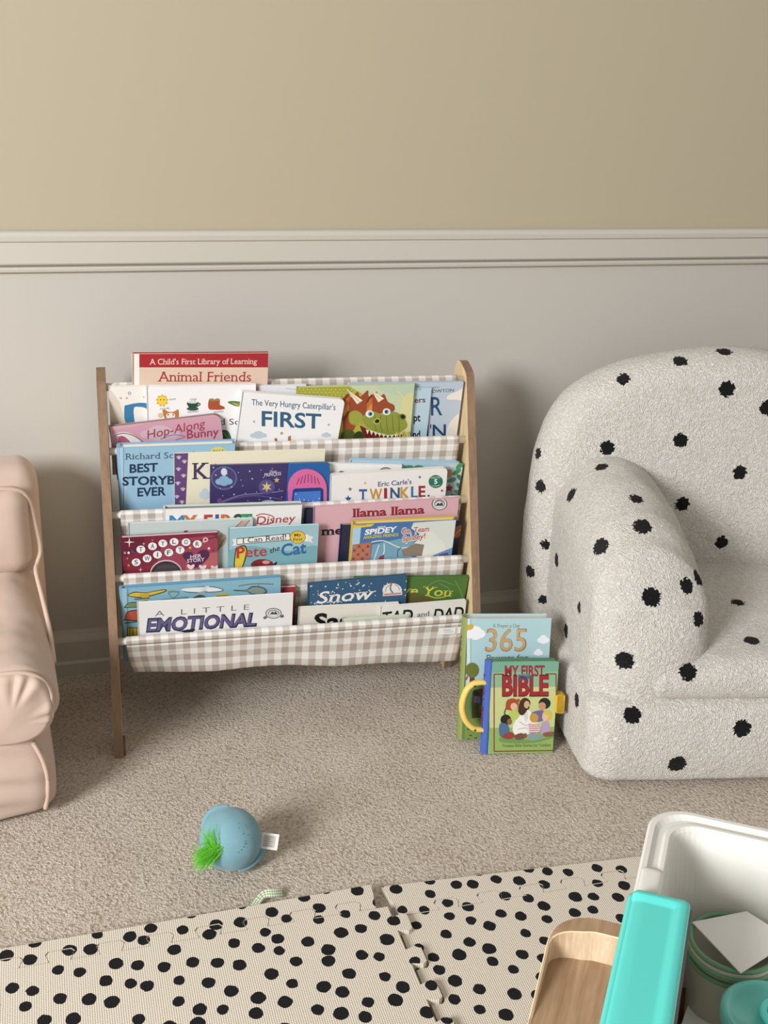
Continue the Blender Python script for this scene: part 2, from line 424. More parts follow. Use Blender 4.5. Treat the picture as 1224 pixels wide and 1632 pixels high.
# ------------------------------------------------------------------ books
class Book:
    """A book whose front cover lies in the plane (point p, right xd, up zd); corners are given where the
    photograph shows them.  Local frame: x along the cover, y back through the pages, z up; origin at the foot."""
    def __init__(s, label, p, xd, zd, TL, TR, t, h=None, vbot=None, group=None, kind='hard', cover='#ffffff', spine=None, back=None, pages='#efe6d2', r=0.0, name='picture_book', spine_out=0.0):
        xd = xd.normalized(); zd = zd.normalized(); n = zd.cross(xd)     # n points away from the viewer
        a = hit(TL[0], TL[1], p, n); b = hit(TR[0], TR[1], p, n)
        s.x = (b-a).normalized(); s.y = n; s.z = s.x.cross(n)*-1
        if s.z.dot(zd) < 0: s.z = -s.z
        s.w = (b-a).length
        if h is None:
            low = min((a-p).dot(zd), (b-p).dot(zd)); h = low - vbot
        s.h = h; s.t = t; s.org = a - s.z*h; s.p = p; s.n = n
        m = Matrix((s.x, s.y, s.z)).transposed().to_4x4(); m.translation = s.org
        s.root = thing(name, label, 'book', group=group); s.root.matrix_world = m
        s.kind = kind; s.cov = cover; s.r = r; s.layer = 1
        s.lay = []; s.art = bmesh.new(); s.mats = [ink(cover)]
        s.titles = []; s.last = None
        s.spc = spine or cover; s.bkc = back or cover; s.pgc = pages; s.so = spine_out
    def P(s, x, y):
        q = hit(x, y, s.p, s.n) - s.org; return (q.dot(s.x), q.dot(s.z))
    def level(s, X, Z, c):
        x0, x1, z0, z1 = min(X), max(X), min(Z), max(Z); k = 1
        for a0, a1, b0, b1, kk, cc in s.lay:
            if a0 < x1 and x0 < a1 and b0 < z1 and z0 < b1: k = max(k, kk+0.12 if cc == c else kk+1)
        s.lay.append((x0, x1, z0, z1, k, c)); return k
    def mi(s, c):
        m = ink(c)
        if m not in s.mats: s.mats.append(m)
        return s.mats.index(m)
    def clip(s, pts):
        lo, hx, hz = 0.0003, s.w-0.0003, s.h-0.0003
        for ax, lim, sg in ((0,lo,1),(0,hx,-1),(1,lo,1),(1,hz,-1)):
            out = []
            for i in range(len(pts)):
                a, b = pts[i-1], pts[i]; da, db = (a[ax]-lim)*sg, (b[ax]-lim)*sg
                if (da >= 0) != (db >= 0):
                    t = da/(da-db); out.append((a[0]+(b[0]-a[0])*t, a[1]+(b[1]-a[1])*t))
                if db >= 0: out.append(b)
            pts = out
            if len(pts) < 3: return []
        return pts
    def poly(s, pts, c, loc=False):
        q = s.clip([tuple(p) if loc else s.P(*p) for p in pts])
        if len(q) < 3: return s
        yy = -0.00005*s.level([p[0] for p in q], [p[1] for p in q], c)
        vv = [s.art.verts.new((a, yy, b)) for a, b in q]; k = s.mi(c)
        for tri in tessellate_polygon([[V((a, b, 0)) for a, b in q]]):
            try:
                f = s.art.faces.new([vv[i] for i in tri]); f.material_index = k
                f.normal_update()
                if f.normal.y > 0: f.normal_flip()
            except ValueError: pass
        return s
    def rect(s, x0, y0, x1, y1, c): return s.poly([(x0,y0),(x1,y0),(x1,y1),(x0,y1)], c)
    def band(s, x0, x1, z0, z1, c): return s.poly([(x0*s.w, z0*s.h),(x1*s.w, z0*s.h),(x1*s.w, z1*s.h),(x0*s.w, z1*s.h)], c, True)
    def ell(s, cx, cy, rx, ry, c, rot=0, n=22):
        cr, sr = math.cos(R(rot)), math.sin(R(rot))
        return s.poly([(cx+rx*math.cos(6.2832*i/n)*cr-ry*math.sin(6.2832*i/n)*sr, cy+rx*math.cos(6.2832*i/n)*sr+ry*math.sin(6.2832*i/n)*cr) for i in range(n)], c)
    def star(s, cx, cy, r, c, n=5, k=0.45, rot=0):
        return s.poly([(cx+(r if i%2 == 0 else r*k)*math.sin(math.pi*i/n+R(rot)), cy-(r if i%2 == 0 else r*k)*math.cos(math.pi*i/n+R(rot))) for i in range(2*n)], c)
    def line(s, pts, wd, c, smooth=True):
        q = [V((p[0],p[1],0)) for p in pts]
        if smooth and len(q) > 2: q = catmull(q, 5)
        L, Rr = [], []
        for i in range(len(q)):
            t = (q[min(i+1,len(q)-1)]-q[max(i-1,0)])
            if t.length < 1e-6: continue
            t.normalize(); nn = V((-t.y,t.x,0))*wd/2; L.append(q[i]+nn); Rr.append(q[i]-nn)
        return s.poly([(v.x,v.y) for v in L+Rr[::-1]], c)
    def blob(s, pts, c): return s.poly([(v.x,v.y) for v in catmull([(p[0],p[1],0) for p in pts], 5, True)], c)
    def cloud(s, cx, cy, w, h, c):
        for dx, dy, k in ((-.28,.1,.5),(0,-.12,.62),(.28,.08,.5),(0,.15,.6)): s.ell(cx+dx*w, cy+dy*h, w*k*0.5, h*k*0.62, c)
        return s
    def text(s, txt, a, b, cap, c, bold=0.0, shear=0, serif=False, space=1.0, keep=True):
        """a,b = left and right ends of the base line where the photograph shows them, cap = capital height there"""
        vv, ff = glyphs(txt, bold*0.6, shear, serif, space)
        x0 = min(v[0] for v in vv); x1 = max(v[0] for v in vv)
        A = V(s.P(*a)); B = V(s.P(*b)); Tp = V(s.P(a[0], a[1]-cap)); Up = Tp-A
        m = ink(c); C_ = A+(B-A)+Up
        yy = -0.00005*s.level((A.x, B.x, Tp.x, C_.x), (A.y, B.y, Tp.y, C_.y), c)-0.00005
        if s.last is None or math.hypot(a[0]-s.last[0], a[1]-s.last[1]) > 5: s.titles.append((bmesh.new(), []))
        s.last = a; bt, tm = s.titles[-1]
        if m not in tm: tm.append(m)
        k = tm.index(m)
        bv = []
        for x, y in vv:
            q = A + (B-A)*((x-x0)/(x1-x0)) + Up*y
            bv.append(bt.verts.new((min(max(q.x, 0.0005), s.w-0.0005), yy, min(max(q.y, 0.0005), s.h-0.0005))))
        for f in ff:
            try:
                fc = bt.faces.new([bv[i] for i in f]); fc.material_index = k
                fc.normal_update()
                if fc.normal.y > 0: fc.normal_flip()
            except ValueError: pass
        return s
    def outline(s, x0, x1, z0, z1, rl, rr):
        pts = []
        for cx, cz, a0, r in ((x1,z1,0,rr),(x0,z1,90,rl),(x0,z0,180,rl),(x1,z0,270,rr)):
            if r <= 0: pts.append((cx,cz)); continue
            sx = -1 if cx == x1 else 1; sz = -1 if cz == z1 else 1
            for i in range(7):
                a = R(a0+90*i/6); pts.append((cx+sx*r+r*math.cos(a), cz+sz*r+r*math.sin(a)))
        return pts
    def done(s):
        w_, h_, t = s.w, s.h, s.t; r = s.r
        fn = lambda a, b, d: V((a, d, b))
        cb = 0.0018 if s.kind == 'hard' else (0.0012 if s.kind == 'board' else 0.0005)
        ins = 0.003 if s.kind == 'hard' else (0.0 if s.kind == 'board' else 0.0006)
        # front cover: board plus its printed picture
        bm = bmesh.new(); prism(bm, s.outline(0, w_, 0, h_, 0, r), fn, 0, cb)
        me = bpy.data.meshes.new('tmp'); s.art.to_mesh(me); bm.from_mesh(me); bpy.data.meshes.remove(me); s.art.free()
        obj('front_cover', bm, s.mats, s.root)
        bm = bmesh.new(); prism(bm, s.outline(0, w_, 0, h_, 0, r), fn, t-cb, t); obj('back_cover', bm, ink(s.bkc), s.root)
        bm = bmesh.new(); prism(bm, s.outline(0.002, w_-ins, ins, h_-ins, 0, max(0, r-ins)), fn, cb, t-cb)
        pm = mat('book_pages_'+s.pgc.lstrip('#'), s.pgc, 0.85, 0.1)
        obj('pages', bm, pm, s.root)
        bm = bmesh.new(); sp = []
        for i in range(9):
            a = math.pi*i/8; sp.append((-s.so*math.sin(a)-0.0004, t/2-t/2*math.cos(a)))
        sp += [(0.002, t), (0.002, 0)]
        prism(bm, sp, lambda a, b, d: V((a, b, d)), 0, h_); obj('spine', bm, ink(s.spc), s.root, False)
        for bt, tm in s.titles: obj('cover_lettering', bt, tm, s.root)
        return s.root
R3 = RMAT.to_3x3()
GRP = 'picture books in the sling bookcase'
def rbook(label, k, TL, TR, sd, t, **kw):
    C1 = V((0,)+DOW[k]); p = C1 - EN*(0.0074+sd*0.001)
    lower = -(DROP-0.006) + kw.pop('lift', 0.0)
    return Book(label, RMAT @ p, R3 @ V((1,0,0)), R3 @ EV, TL, TR, t*0.001, vbot=lower, group=GRP, **kw)
random.seed(3)
# ---- top pocket
b = rbook('cream hardback with a red title band, standing tallest behind the top row', 1, (210,564), (428,562.5), 26.5, 6.0, cover='#e3c3ab', spine='#efe9dc', back='#b32027')
b.rect(208,560,222,640,'#efece2').rect(211,560,213.5,640,'#a9876c').rect(222,560,430,585.5,'#bf1e2a')
b.text("A Child's First Library of Learning",(238,581),(410,580),9,'#f3d9c8',0.0,0,True).text('Animal Friends',(251,608),(400,608),15.5,'#b8242c',0.0,0,True).done()
b = rbook('white book with a big blue letter D at the left end of the top row', 1, (173.5,616.5), (402,612.5), 20, 6, cover='#efe9df')
b.blob([(198,651),(205,645),(222,642),(236,643),(252,648),(258,662),(250,690),(205,690)],'#2f80b8').blob([(213,653),(222,648.5),(234,652),(238,664),(232,690),(219,690)],'#efe9df')
b.ell(206.5,626.8,2.8,2.6,'#6f95ad').ell(206.5,626.8,1.5,1.4,'#efe9df').ell(192.5,634.5,2,1.7,'#b7b2a8').ell(202,634.5,2,1.7,'#b7b2a8').ell(229,633,1.6,1.4,'#b7b2a8')
b.poly([(173,617),(190,640),(200,672),(206,700),(172,700)],'#ddd0bc').star(201,671,3,'#6f7c4a').done()
b = rbook('white word book printed with little pictures of a sun, cup and boots', 1, (233.5,616.5), (408,613), 13, 6, cover='#f1eff0')
b.star(258.5,638.5,10.5,'#e6ad1c',9,0.74).ell(258.5,638.5,7.2,7.2,'#f6cf2e').ell(256,637,1,1,'#7a5410').ell(261,637,1,1,'#7a5410')
b.text('sun',(270,638),(280,637),3.6,'#555555').text('cup',(303,638),(313,637.5),4,'#555555').text('comb',(255,653),(270,652),3.6,'#555555').text('saucer',(299,658),(317,657),3.6,'#555555').text('socks',(341,658),(356,657),3.6,'#555555')
b.ell(307,651.5,9.5,3.2,'#2c5945').blob([(298.5,641),(315.5,640.5),(313,649),(307,651),(301,649)],'#234b3b').ell(307,641,8,2,'#cfd8cc').line([(315,642),(319,644),(314,648)],1.6,'#234b3b')
for dx in (0,9): b.blob([(333+dx,637),(341+dx,636),(341.5+dx,645),(348+dx,648),(348+dx,652),(333+dx,652)],'#c04a26').rect(333+dx,636,341+dx,638.6,'#7d9a3e')
b.blob([(363,641),(372,639),(384,641),(391,650),(384,648),(374,647)],'#4b8a3c').blob([(370,641),(380,642.5),(386,647),(375,645)],'#c8a63a').line([(363,641),(370,640.5),(384,645)],0.9,'#3d5a2c')
b.blob([(259,656),(262,652.5),(268,656),(277,656),(284,652.5),(285,663),(280,672),(266,672)],'#c9762f').blob([(265,661),(272,658),(279,661),(276,670),(268,670)],'#f2e6d6').ell(268,661,1,1.2,'#2a2018').ell(276,661,1,1.2,'#2a2018').ell(256,662,4.5,4,'#d9c48f')
b.text('d Scarry',(350.5,677),(414,676.5),9.5,'#3a3a3a',0.0,0,True)
b.blob([(352,688),(362,686),(368,696),(370,712),(358,710)],'#356b3a').blob([(375,700),(380,688),(385,686),(384,700),(379,712)],'#2c5f36').line([(356,689),(364,700),(368,710)],1,'#8fae72').done()
b = rbook('pale lavender picture book behind the white book with the word FIRST', 1, (410,615.5), (488,613.5), 20, 5, cover='#e7e6ea'); b.line([(455,619),(476,621)],1,'#b9b8c2').done()
b = rbook('light blue picture book with cream clouds at the right end of the top row', 1, (556,611.5), (739,609), 23, 6, cover='#b9c9db', spine='#e9ecef')
b.text('WITH',(690,619),(700,618.5),2.6,'#3f5a78').text('CROWTON',(676,627),(723.5,624.5),5.2,'#3a5673',0.012)
b.text('R',(687,662),(705,661.5),29,'#1f4f7d',0.012).text('N',(689.5,697),(710.5,696.5),20,'#1d4675',0.02).text('LITTLE BEA',(560,662),(680,662),29,'#1f4f7d').text("LOST I'",(620,697),(687,697),20,'#1d4675')
b.blob([(712,636),(716,629),(728,624),(738,620),(741,637),(726,637)],'#ede6db').blob([(712,700),(713,682),(722,667),(738,658),(742,690),(735,712)],'#e9e2d8').done()
b = rbook('narrow pale blue book peeking out right of the dragon cover', 1, (562,620.5), (688,617.8), 19, 3, cover='#b5d3e2', spine='#b5d3e2')
b.text('ers',(660.5,642),(678,641),8.5,'#7c3143',0.03).text('pt',(659,671.5),(670,671),11.5,'#2b2743',0.05).text('nd.',(658,698.5),(672.5,698),12,'#26304f',0.05).rect(660,618,672,622,'#9fb6bd').done()
b = rbook('picture book with a green dragon with orange mane on its cover', 1, (473.5,617.5), (661,612), 13, 5, cover='#c5d3a6', spine='#8d9a2d')
b.poly([(473,616),(552,613),(600,640),(580,702),(472,704)],'#b7b532')
for j in range(13):
    for i in range(16):
        cx = 474+i*6.4+(j%2)*3.2; cy = 617+j*4.6
        if cx < 562+j*1.5: b.line([(cx-2.6,cy),(cx,cy+3),(cx+2.6,cy)],0.9,'#7c7a20')
b.blob([(600,613),(640,611),(662,612),(662,640),(640,632),(615,625)],'#b9cfae').blob([(640,640),(662,630),(662,702),(640,702)],'#d8d58c').line([(632,622),(640,630),(648,640),(660,645)],2,'#e3d487')
MANE = [(545,640),(553,628),(560,634),(570,624),(574,632),(586,622),(588,632),(600,624),(603,634),(612,628),(618,640),(628,646),(626,656),(600,660),(575,668),(560,690),(548,690),(546,672),(540,664),(548,656)]
b.blob(MANE,'#a8451f')
for i in range(44):
    a = i*0.37; cx = 548+ (i*37 % 74); cy = 630+(i*23 % 34)
    b.line([(cx,cy+9),(cx+3,cy+3),(cx+8,cy-2)],2.1,('#d2691e','#8c2f16','#e08a35')[i%3])
for tx, ty, bx, by in ((551,619,574,641),(590,619,608,638)): b.poly([(tx,ty),(bx+4,by-3),(bx-5,by+3)],'#efe5c4').line([(tx+3,ty+4),(bx,by)],0.8,'#b9a678')
b.blob([(556,660),(566,654),(577,660),(580,672),(570,678),(558,674)],'#9fa42f').blob([(578,670),(582,660),(596,656),(610,660),(628,656),(642,664),(649,676),(645,684),(628,692),(606,692),(590,686)],'#8f9a2b')
for i in range(5): b.line([(598+i*9,662),(596+i*10,674),(600+i*9,687)],1,'#656f1c')
b.ell(589,659.5,6.6,5.6,'#f2efe4').ell(590,659.5,3.6,3.8,'#5f9fd0').ell(590.5,659.5,1.8,2,'#14181c').ell(616,656,6.2,5.4,'#f2efe4').ell(616,656,3.6,3.8,'#5f9fd0').ell(615.5,656,1.8,2,'#14181c')
b.ell(600.5,671,6,4.8,'#b7b93c',-20).ell(601,671,3.8,3,'#1f1d12',-20).ell(641.5,664,5.4,4.6,'#6c7420',30).ell(642,664,3.4,2.9,'#1f1d12',30)
b.blob([(574,676),(586,682),(600,690),(622,694),(642,690),(636,702),(590,704),(578,690)],'#7c1f17').line([(572,675),(588,684),(606,692),(626,693),(645,687)],1.6,'#c9c64a')
for i in range(9): b.poly([(583+i*6.5,684+min(i,5)*1.7-max(0,i-6)*1.5),(588+i*6.5,685.5+min(i,5)*1.6-max(0,i-6)*1.5),(585.5+i*6.4,692+min(i,5)*1.4-max(0,i-6)*1.5)],'#f3ecd2')
for i in range(7): b.line([(632+i*4,702),(634+i*4,694),(631+i*4,688)],1.8,('#d9c93c','#b9a92c')[i%2])
b.blob([(545,690),(556,684),(565,690),(562,704),(545,704)],'#4f5c1c').blob([(566,690),(576,688),(580,704),(564,704)],'#39451a').done()
b = rbook('white rounded board book with the word FIRST in blue, tilted in the top row', 1, (386.5,624.5), (550,637), 3, 8, kind='board', cover='#efeeee', pages='#e6e2da', r=0.008)
b.text("The Very Hungry Caterpillar's",(401,645.5),(534.5,653.5),9.4,'#3a6487',0.012)
b.text('FIRST',(417,678.5),(511.5,683),23,'#2b628c',0.035)
b.cloud(412,693,26,12,'#b9cbd9').cloud(520,693,15,8,'#b9cbd9').ell(449,690.5,2.4,2.4,'#c79a62').ell(405,672,1.8,1.8,'#b9a08a').ell(524,677,1.8,1.8,'#c9a488')
b.poly([(437,699),(441,698),(443,706),(440,707)],'#c5532f').poly([(459,696),(463.5,694),(464,704),(459,705)],'#cf6a35').done()
b = rbook('pink rounded board book with a bunny ear, tilted below the letter D book', 1, (173.5,681), (351,660.5), 2.5, 8, kind='board', cover='#d9a3b4', pages='#8f7d70', r=0.012)
b.blob([(173,690),(210,680),(250,672),(330,664),(352,668),(352,690),(250,700),(178,715)],'#d898ac').cloud(255,690,60,24,'#d5b3bf').blob([(180,694),(192,689),(206,690),(222,700),(224,712),(205,706),(196,697)],'#e9ddd9').blob([(190,696),(200,697),(212,712),(190,712)],'#b9566a').line([(182,694),(196,690.5),(212,694),(228,704)],1.2,'#6a4550')
b.text('Hop-Along',(235,699.5),(326.5,681),13.5,'#b23d50',0.01).text('Bunny',(298,699),(348.5,694),13,'#b23d50',0.02).line([(256,700),(275,693),(295,696),(280,701)],1,'#5b6f8a').done()
# ---- second pocket
b = rbook('thick light blue storybook hardback at the left end of the second row', 2, (190,713.5), (374.5,707), 15.6, 16.8, cover='#8fbfdc', spine='#7fb0d8', back='#7fb0d8', spine_out=0.004)
b.poly([(189,713),(197,712),(203,812),(190,812)],'#a5cbe4').rect(196,712,198,812,'#74a3c4').text("Richard Scarry's",(199.5,732.5),(316,729),9.5,'#3b4a63',0.0,0,True)
b.text('BEST',(206.5,753.5),(251.5,751),13,'#1d3560',0.05).text('STORYBOOK',(195,773.5),(332,770),13,'#1d3560',0.05).text('EVER',(219,791),(264.5,789),13,'#1d3560',0.05)
b.ell(348,720,12,8,'#d8cf5c').ell(348,721.5,10,5,'#e6dc74').text('BEST',(340,722),(357,721.5),5,'#4c5a42').done()
b = rbook('cream paperback with a purple paw-print strip and a large letter K', 2, (277.5,722.5), (518.5,716), 12.4, 2.6, kind='paper', cover='#e9e2c3', pages='#efe9d6')
b.poly([(276,722),(300,721),(296,806),(272,806)],'#6a4380')
for i, (x, y) in enumerate(((285,729),(294,735.5),(284.5,747.5),(292.5,758),(283.5,770),(291.5,779.5),(282,791.5),(290,800))):
    b.ell(x,y+1,2.2,1.9,'#cdbfd4')
    for d in (-3,-1,1,3): b.ell(x+d,y-2.2+abs(d)*.5,0.9,1.1,'#cdbfd4')
b.text('K',(306,763.5),(335,762.5),25,'#4d3566',0.02,0,True).text('ittens',(338,763),(420,760),25,'#4d3566',0.02,0,True).cloud(327,787,18,18,'#c2d2de').done()
b = rbook('purple board book with a toy sound panel in a pink arch at its right', 2, (335.5,742), (524.5,737), 8.0, 4, kind='board', cover='#42346f', pages='#8a858a', r=0.010)
b.poly([(335,741),(455,737),(453,806),(333,806)],'#403570').ell(357,762,21,19,'#5868a0').ell(357,762,18.5,16.5,'#4b3c7c').cloud(357,766,26,16,'#7fb2d6').ell(357,752,5,6,'#cfd9e6').line([(352,800),(385,789),(425,786),(452,782)],1.4,'#8d7fb8').line([(345,806),(375,794),(410,790),(450,796)],1.2,'#6f63a6')
for i in range(26): b.ell(340+(i*47%112),745+(i*29%56),0.8 if i%3 else 1.3,0.8 if i%3 else 1.3,'#b9b4dd')
b.text('Disney',(430,754),(441,753),4.5,'#d9d3e6',0.0,0.15).text('PRINCESS',(421,759.5),(448,757),5,'#d9d3e6',0.01,0,True).ell(350,798,4,4,'#7a4f90').cloud(400,806,24,12,'#8fb4dd').ell(425,776,13,12,'#5c4f92').star(425,776,9,'#d9c46c',6,0.4).star(441,765,5,'#d9b46c',5,0.4).cloud(428,803,40,12,'#a9c2e2')
snd = b; b.done()
bm = bmesh.new(); q = lambda x, y: V((snd.P(x,y)[0], 0, snd.P(x,y)[1]))
def slab(bm, pts, y0, y1, mi=0):
    prism(bm, [snd.P(*p) for p in pts], lambda a, c, d: V((a, d, c)), y0, y1, mi, mi)
slab(bm, [(459,741),(462,737.5),(520,735.5),(524.5,739),(526,806),(455,806)], -0.004, -0.0008)
spn = obj('sound_panel', bm, mat('blue_toy_plastic', '#1f5c9e', 0.3, 0.5), snd.root)
bm = bmesh.new(); arch = [(459,806)]+[(489+31*math.cos(R(a)), 776-31*math.sin(R(a))) for a in range(180,-1,-15)]+[(520,806)]
slab(bm, arch, -0.0062, -0.004, 0)
for i in range(7):
    x = 471+i*6; slab(bm, [(x,772-6+abs(i-3)*1.0),(x+1.4,772-6+abs(i-3)),(490+(i-3)*4.6+1.2,752+abs(i-3)*2),(490+(i-3)*4.6,752+abs(i-3)*2)], -0.0066, -0.0061, 1)
obj('speaker_grille', bm, [mat('pink_toy_plastic', '#d0689c', 0.35, 0.5), mat('dark_pink_slot', '#8e3c6c', 0.5)], spn)
bm = bmesh.new(); slab(bm, [(466,778),(470,775.5),(510,774),(514,777),(514,806),(463,806)], -0.0068, -0.0061, 0)
slab(bm, [(468,781),(510,779),(510,806),(466,806)], -0.0072, -0.0067, 1)
for i in range(12): slab(bm, [(470+(i*31%38),783+(i*17%18)),(471.6+(i*31%38),784+(i*17%18)),(470+(i*31%38),785.5+(i*17%18))], -0.0075, -0.0071, 2)
obj('picture_window', bm, [mat('deep_blue_frame', '#1b3f7d', 0.35), mat('blue_picture_print', '#4a78c2', 0.3), mat('pale_star_print', '#dfe9f5', 0.5)], spn)
b = rbook('plain white book with a grey round seal behind the coloured star book', 2, (523,738.5), (641,741.5), 14.5, 5, cover='#ecebe8')
b.ell(615,752,10.5,7.5,'#55595c').ell(615,752,9,6.3,'#d6d6d2').line([(607,750),(615,746.5),(623,750)],1,'#6a6d70').line([(536,757),(544,751.5),(554,756)],2,'#4a3a30').done()
b = rbook('light blue board book with green leaves at the right end of the second row', 2, (559,733.5), (739,738), 21, 9, kind='board', cover='#a9cfe4', pages='#a5c8de', r=0.012)
for (x, y, a, c) in ((652,745,0,'#3d8f5c'),(668,745,5,'#3d8f5c'),(728,752,-35,'#3f9a55'),(733,742,-40,'#3f9a55'),(720,765,-20,'#4f8f86'),(733,776,50,'#3d8f5c'),(734,762,40,'#2f7f55'),(731,785,20,'#3d8f5c'),(726,791,10,'#44885c')): b.ell(x,y,8,3.6,c,a)
b.star(716,778,7,'#a8405c',5,0.5).ell(716,755,5,7,'#b8895c').ell(720,742,4,2.5,'#d9cfc2').cloud(700,755,20,12,'#cfe3ee').done()
b = rbook('white board book with rainbow capitals and small stars in the second row', 2, (527,757.5), (713.5,746), 1, 8, kind='board', cover='#ece9e4', pages='#ddd8ce', r=0.008)
b.text("Eric Carle's",(602.5,775.5),(656,771),7.4,'#3d5f8d',0.03)
for i, (ch, c, x) in enumerate(zip('TWINKLE',('#2d66a8','#c99427','#b3262e','#2f5c8c','#d39a2a','#2d7fae','#a82a3a'),(572,589,612,622,638,655,667))):
    wv = (13,20,5,15,15,11,11)[i]; b.text(ch,(x,797.5-i*0.9),(x+wv,797.3-i*0.9),17,c,0.05)
b.ell(683,790,1.6,1.6,'#33415c').ell(694.5,767.5,11.5,10.5,'#23795f').text('MINUTES',(687,763),(702,762),2.8,'#cfe3d6').text('5',(692,771),(697,770.6),7,'#e9f3ec',0.05).text('STORIES',(688,776),(701,775),2.4,'#cfe3d6')
for x, y, r, c in ((669,760.5,3,'#3f6fb0'),(582,770,3,'#d9b36a'),(558,779.5,3.4,'#4a6285'),(704.5,782,3,'#c2405c'),(555,795,6,'#2f5f9e')): b.star(x,y,r,c)
b.done()
# ---- third pocket
b = rbook('thick white hardback with multicoloured capitals in the third row', 3, (261.5,812), (481.5,805), 16, 14, cover='#e9e8e6', spine='#dfdedb', back='#dcdcd8', pages='#7d8a80')
for ch, c, x, wd in (('M','#2f86c2',270,24),('Y','#d2742c',291,24),('F','#c73a2c',325,14),('I','#2f5aa8',343,6),('R','#cf6a2c',352,20),('S','#3d4048',372,14),('T','#2f9458',384,18)): b.text(ch,(x,842.5-(x-270)*.02),(x+wd,842-(x-270)*.02),20,c,0.06)
b.text('Disney',(408.5,835.5),(471,831.5),12,'#c23a38',0.015,0.12).line([(408,822),(420,819),(436,824),(432,834),(414,836)],1.6,'#c23a38').done()
b = rbook('dark navy book between the white hardback and the pink llama book', 3, (486,813), (560,809), 25, 7, cover='#27304d').done()
b = rbook('pale grey-green picture book tucked behind the dark red book', 3, (204.5,835), (403,826.5), 9.5, 5, kind='paper', cover='#bccbc9', pages='#d9dcd8')
b.poly([(373,842),(386,830),(398,829),(384,846),(372,848)],'#c3a28e').line([(373,842),(386,830)],1,'#6f5747').line([(398,829),(384,846)],1,'#6f5747').poly([(293,846),(299,845),(301,856),(293,857)],'#b6303c').ell(352,862,8,12,'#a98a72',30).line([(345,880),(352,868),(358,858)],2,'#6f5747').done()
b = rbook('pink hardback with dark red lettering in the third row', 3, (500.5,808.5), (731.5,793.5), 19, 5, cover='#dfa8b2', spine='#d399a4')
b.text('llama llama',(561,824),(676.5,818),12.5,'#9f2233',0.05,0,True).text('mess mess mess',(511,853),(690,843),12.5,'#2a2030',0.05,0,True)
b.ell(700.5,803,12.5,10.5,'#585d66').ell(700.5,803,11,9.2,'#dcdcd6').ell(700.5,803,8.6,7,'#6b7076').ell(700.5,804,7.4,5.6,'#d9d9d3').poly([(694,806),(698,801),(701,803),(704,800),(707,806)],'#3d4147').done()
b = rbook('dark navy book with orange trim peeking out behind the yellow hardback', 3, (543.5,836.5), (737,829), 15, 3, kind='paper', cover='#232a4d', pages='#d9d6cf', r=0.010)
b.blob([(722,845),(730,838),(738,838),(737,850),(725,858)],'#9a5a2e').line([(724,855),(730,847),(738,842)],1.2,'#d99a5c').done()
b = rbook('thick yellow-edged hardback with a city skyline and a blue sky', 3, (562.5,836), (727,828.5), 1, 13, cover='#3f78b8', spine='#e2c025', back='#e2c025', pages='#e3cfa6')
b.poly([(562,836),(576,835),(570,900),(556,900)],'#a9cfe6').poly([(562,834),(600,832),(592,839),(562,842)],'#e6c528').text('Golden',(567,838),(584,837),2.6,'#7a5a1c').poly([(659,833),(728,828),(728,900),(672,900),(668,850),(655,842)],'#d6ddd4').cloud(684,870,50,46,'#dfe3d8')
b.poly([(562,868),(592,864),(589,895),(559,895)],'#c96a42')
for i in range(4):
    for j in range(4): b.rect(563.5+i*7-j*.7,869+j*6.5,567+i*7-j*.7,872.5+j*6.5,('#7d8ca0','#8e3f2c')[(i+j)%2])
b.poly([(593,868),(640,858),(660,860),(655,895),(590,895)],'#6fa8c2').line([(592,864),(612,862),(640,873),(668,868)],1.8,'#d9dcd8').line([(596,893),(604,868)],1.8,'#d9dcd8').line([(612,866),(612,880),(606,892)],1.8,'#dfe3e3').poly([(640,877),(662,866),(676,868),(672,886),(642,886)],'#8d7c6c').line([(634,888),(634,878),(640,872)],1.2,'#3d4d5c').poly([(604,888),(612,883),(612,895),(604,895)],'#a8323c')
b.text('MARVEL',(602,842),(616,841),3,'#e9e6e2',0.03).text('SPIDEY',(581,852.5),(633,847),8,'#efeeee',0.06,0.15).text('AND HIS',(584,847),(597,846),2.6,'#efeeee').text('AMAZING FRIENDS',(579,859),(635,854),4.6,'#d9c43a',0.04)
b.text('Go, Team',(639.4,851),(684.6,847),9.2,'#f0ebe4',0.11,0.1).text('Go, Team',(640,850.5),(684,846.5),8.4,'#c2563f',0.03,0.1).text('Spidey!',(640.4,863.5),(678.6,858.5),9.4,'#f0ebe4',0.11,0.1).text('Spidey!',(641,863),(678,858),8.6,'#c2563f',0.03,0.1).poly([(690,885),(722,872),(724,895),(688,895)],'#5f8ec2').poly([(700,884),(714,880),(716,895),(698,895)],'#6d4f8c').done()
b = rbook('dark red paperback with white bead letters, left end of the third row', 3, (192,857), (347,848.5), 1, 6, kind='paper', cover='#8c1f38', pages='#d0c4c4')
b.blob([(260,870),(320,855),(347,860),(347,915),(260,915)],'#a83a52').blob([(300,900),(346,880),(346,915),(300,915)],'#c05a5c').blob([(192,858),(230,858),(215,880),(194,885)],'#6f1830')
def beads(pts, word):
    for (x, y), ch in zip(pts, word):
        hw = {'I':0.8,'W':4.2}.get(ch,2.8); b.ell(x,y,7.6,6.6,'#3a1420').ell(x,y,7.1,6.1,'#ece9ea').text(ch,(x-hw,y+3.4),(x+hw,y+2.8),6.8,'#30343c',0.02)
b.line([(192,883),(224,876),(260,866),(300,864),(345,856)],1,'#2a1a24').line([(200,903),(230,893),(262,881),(300,872)],1,'#2a1a24')
beads([(224.5,875.5),(243,870.5),(259.5,866),(277.5,863.5),(296.5,864),(314.5,867)],'TAYLOR'); beads([(217,896),(234.5,890),(251,884),(269,880.5),(287,876.5)],'SWIFT')
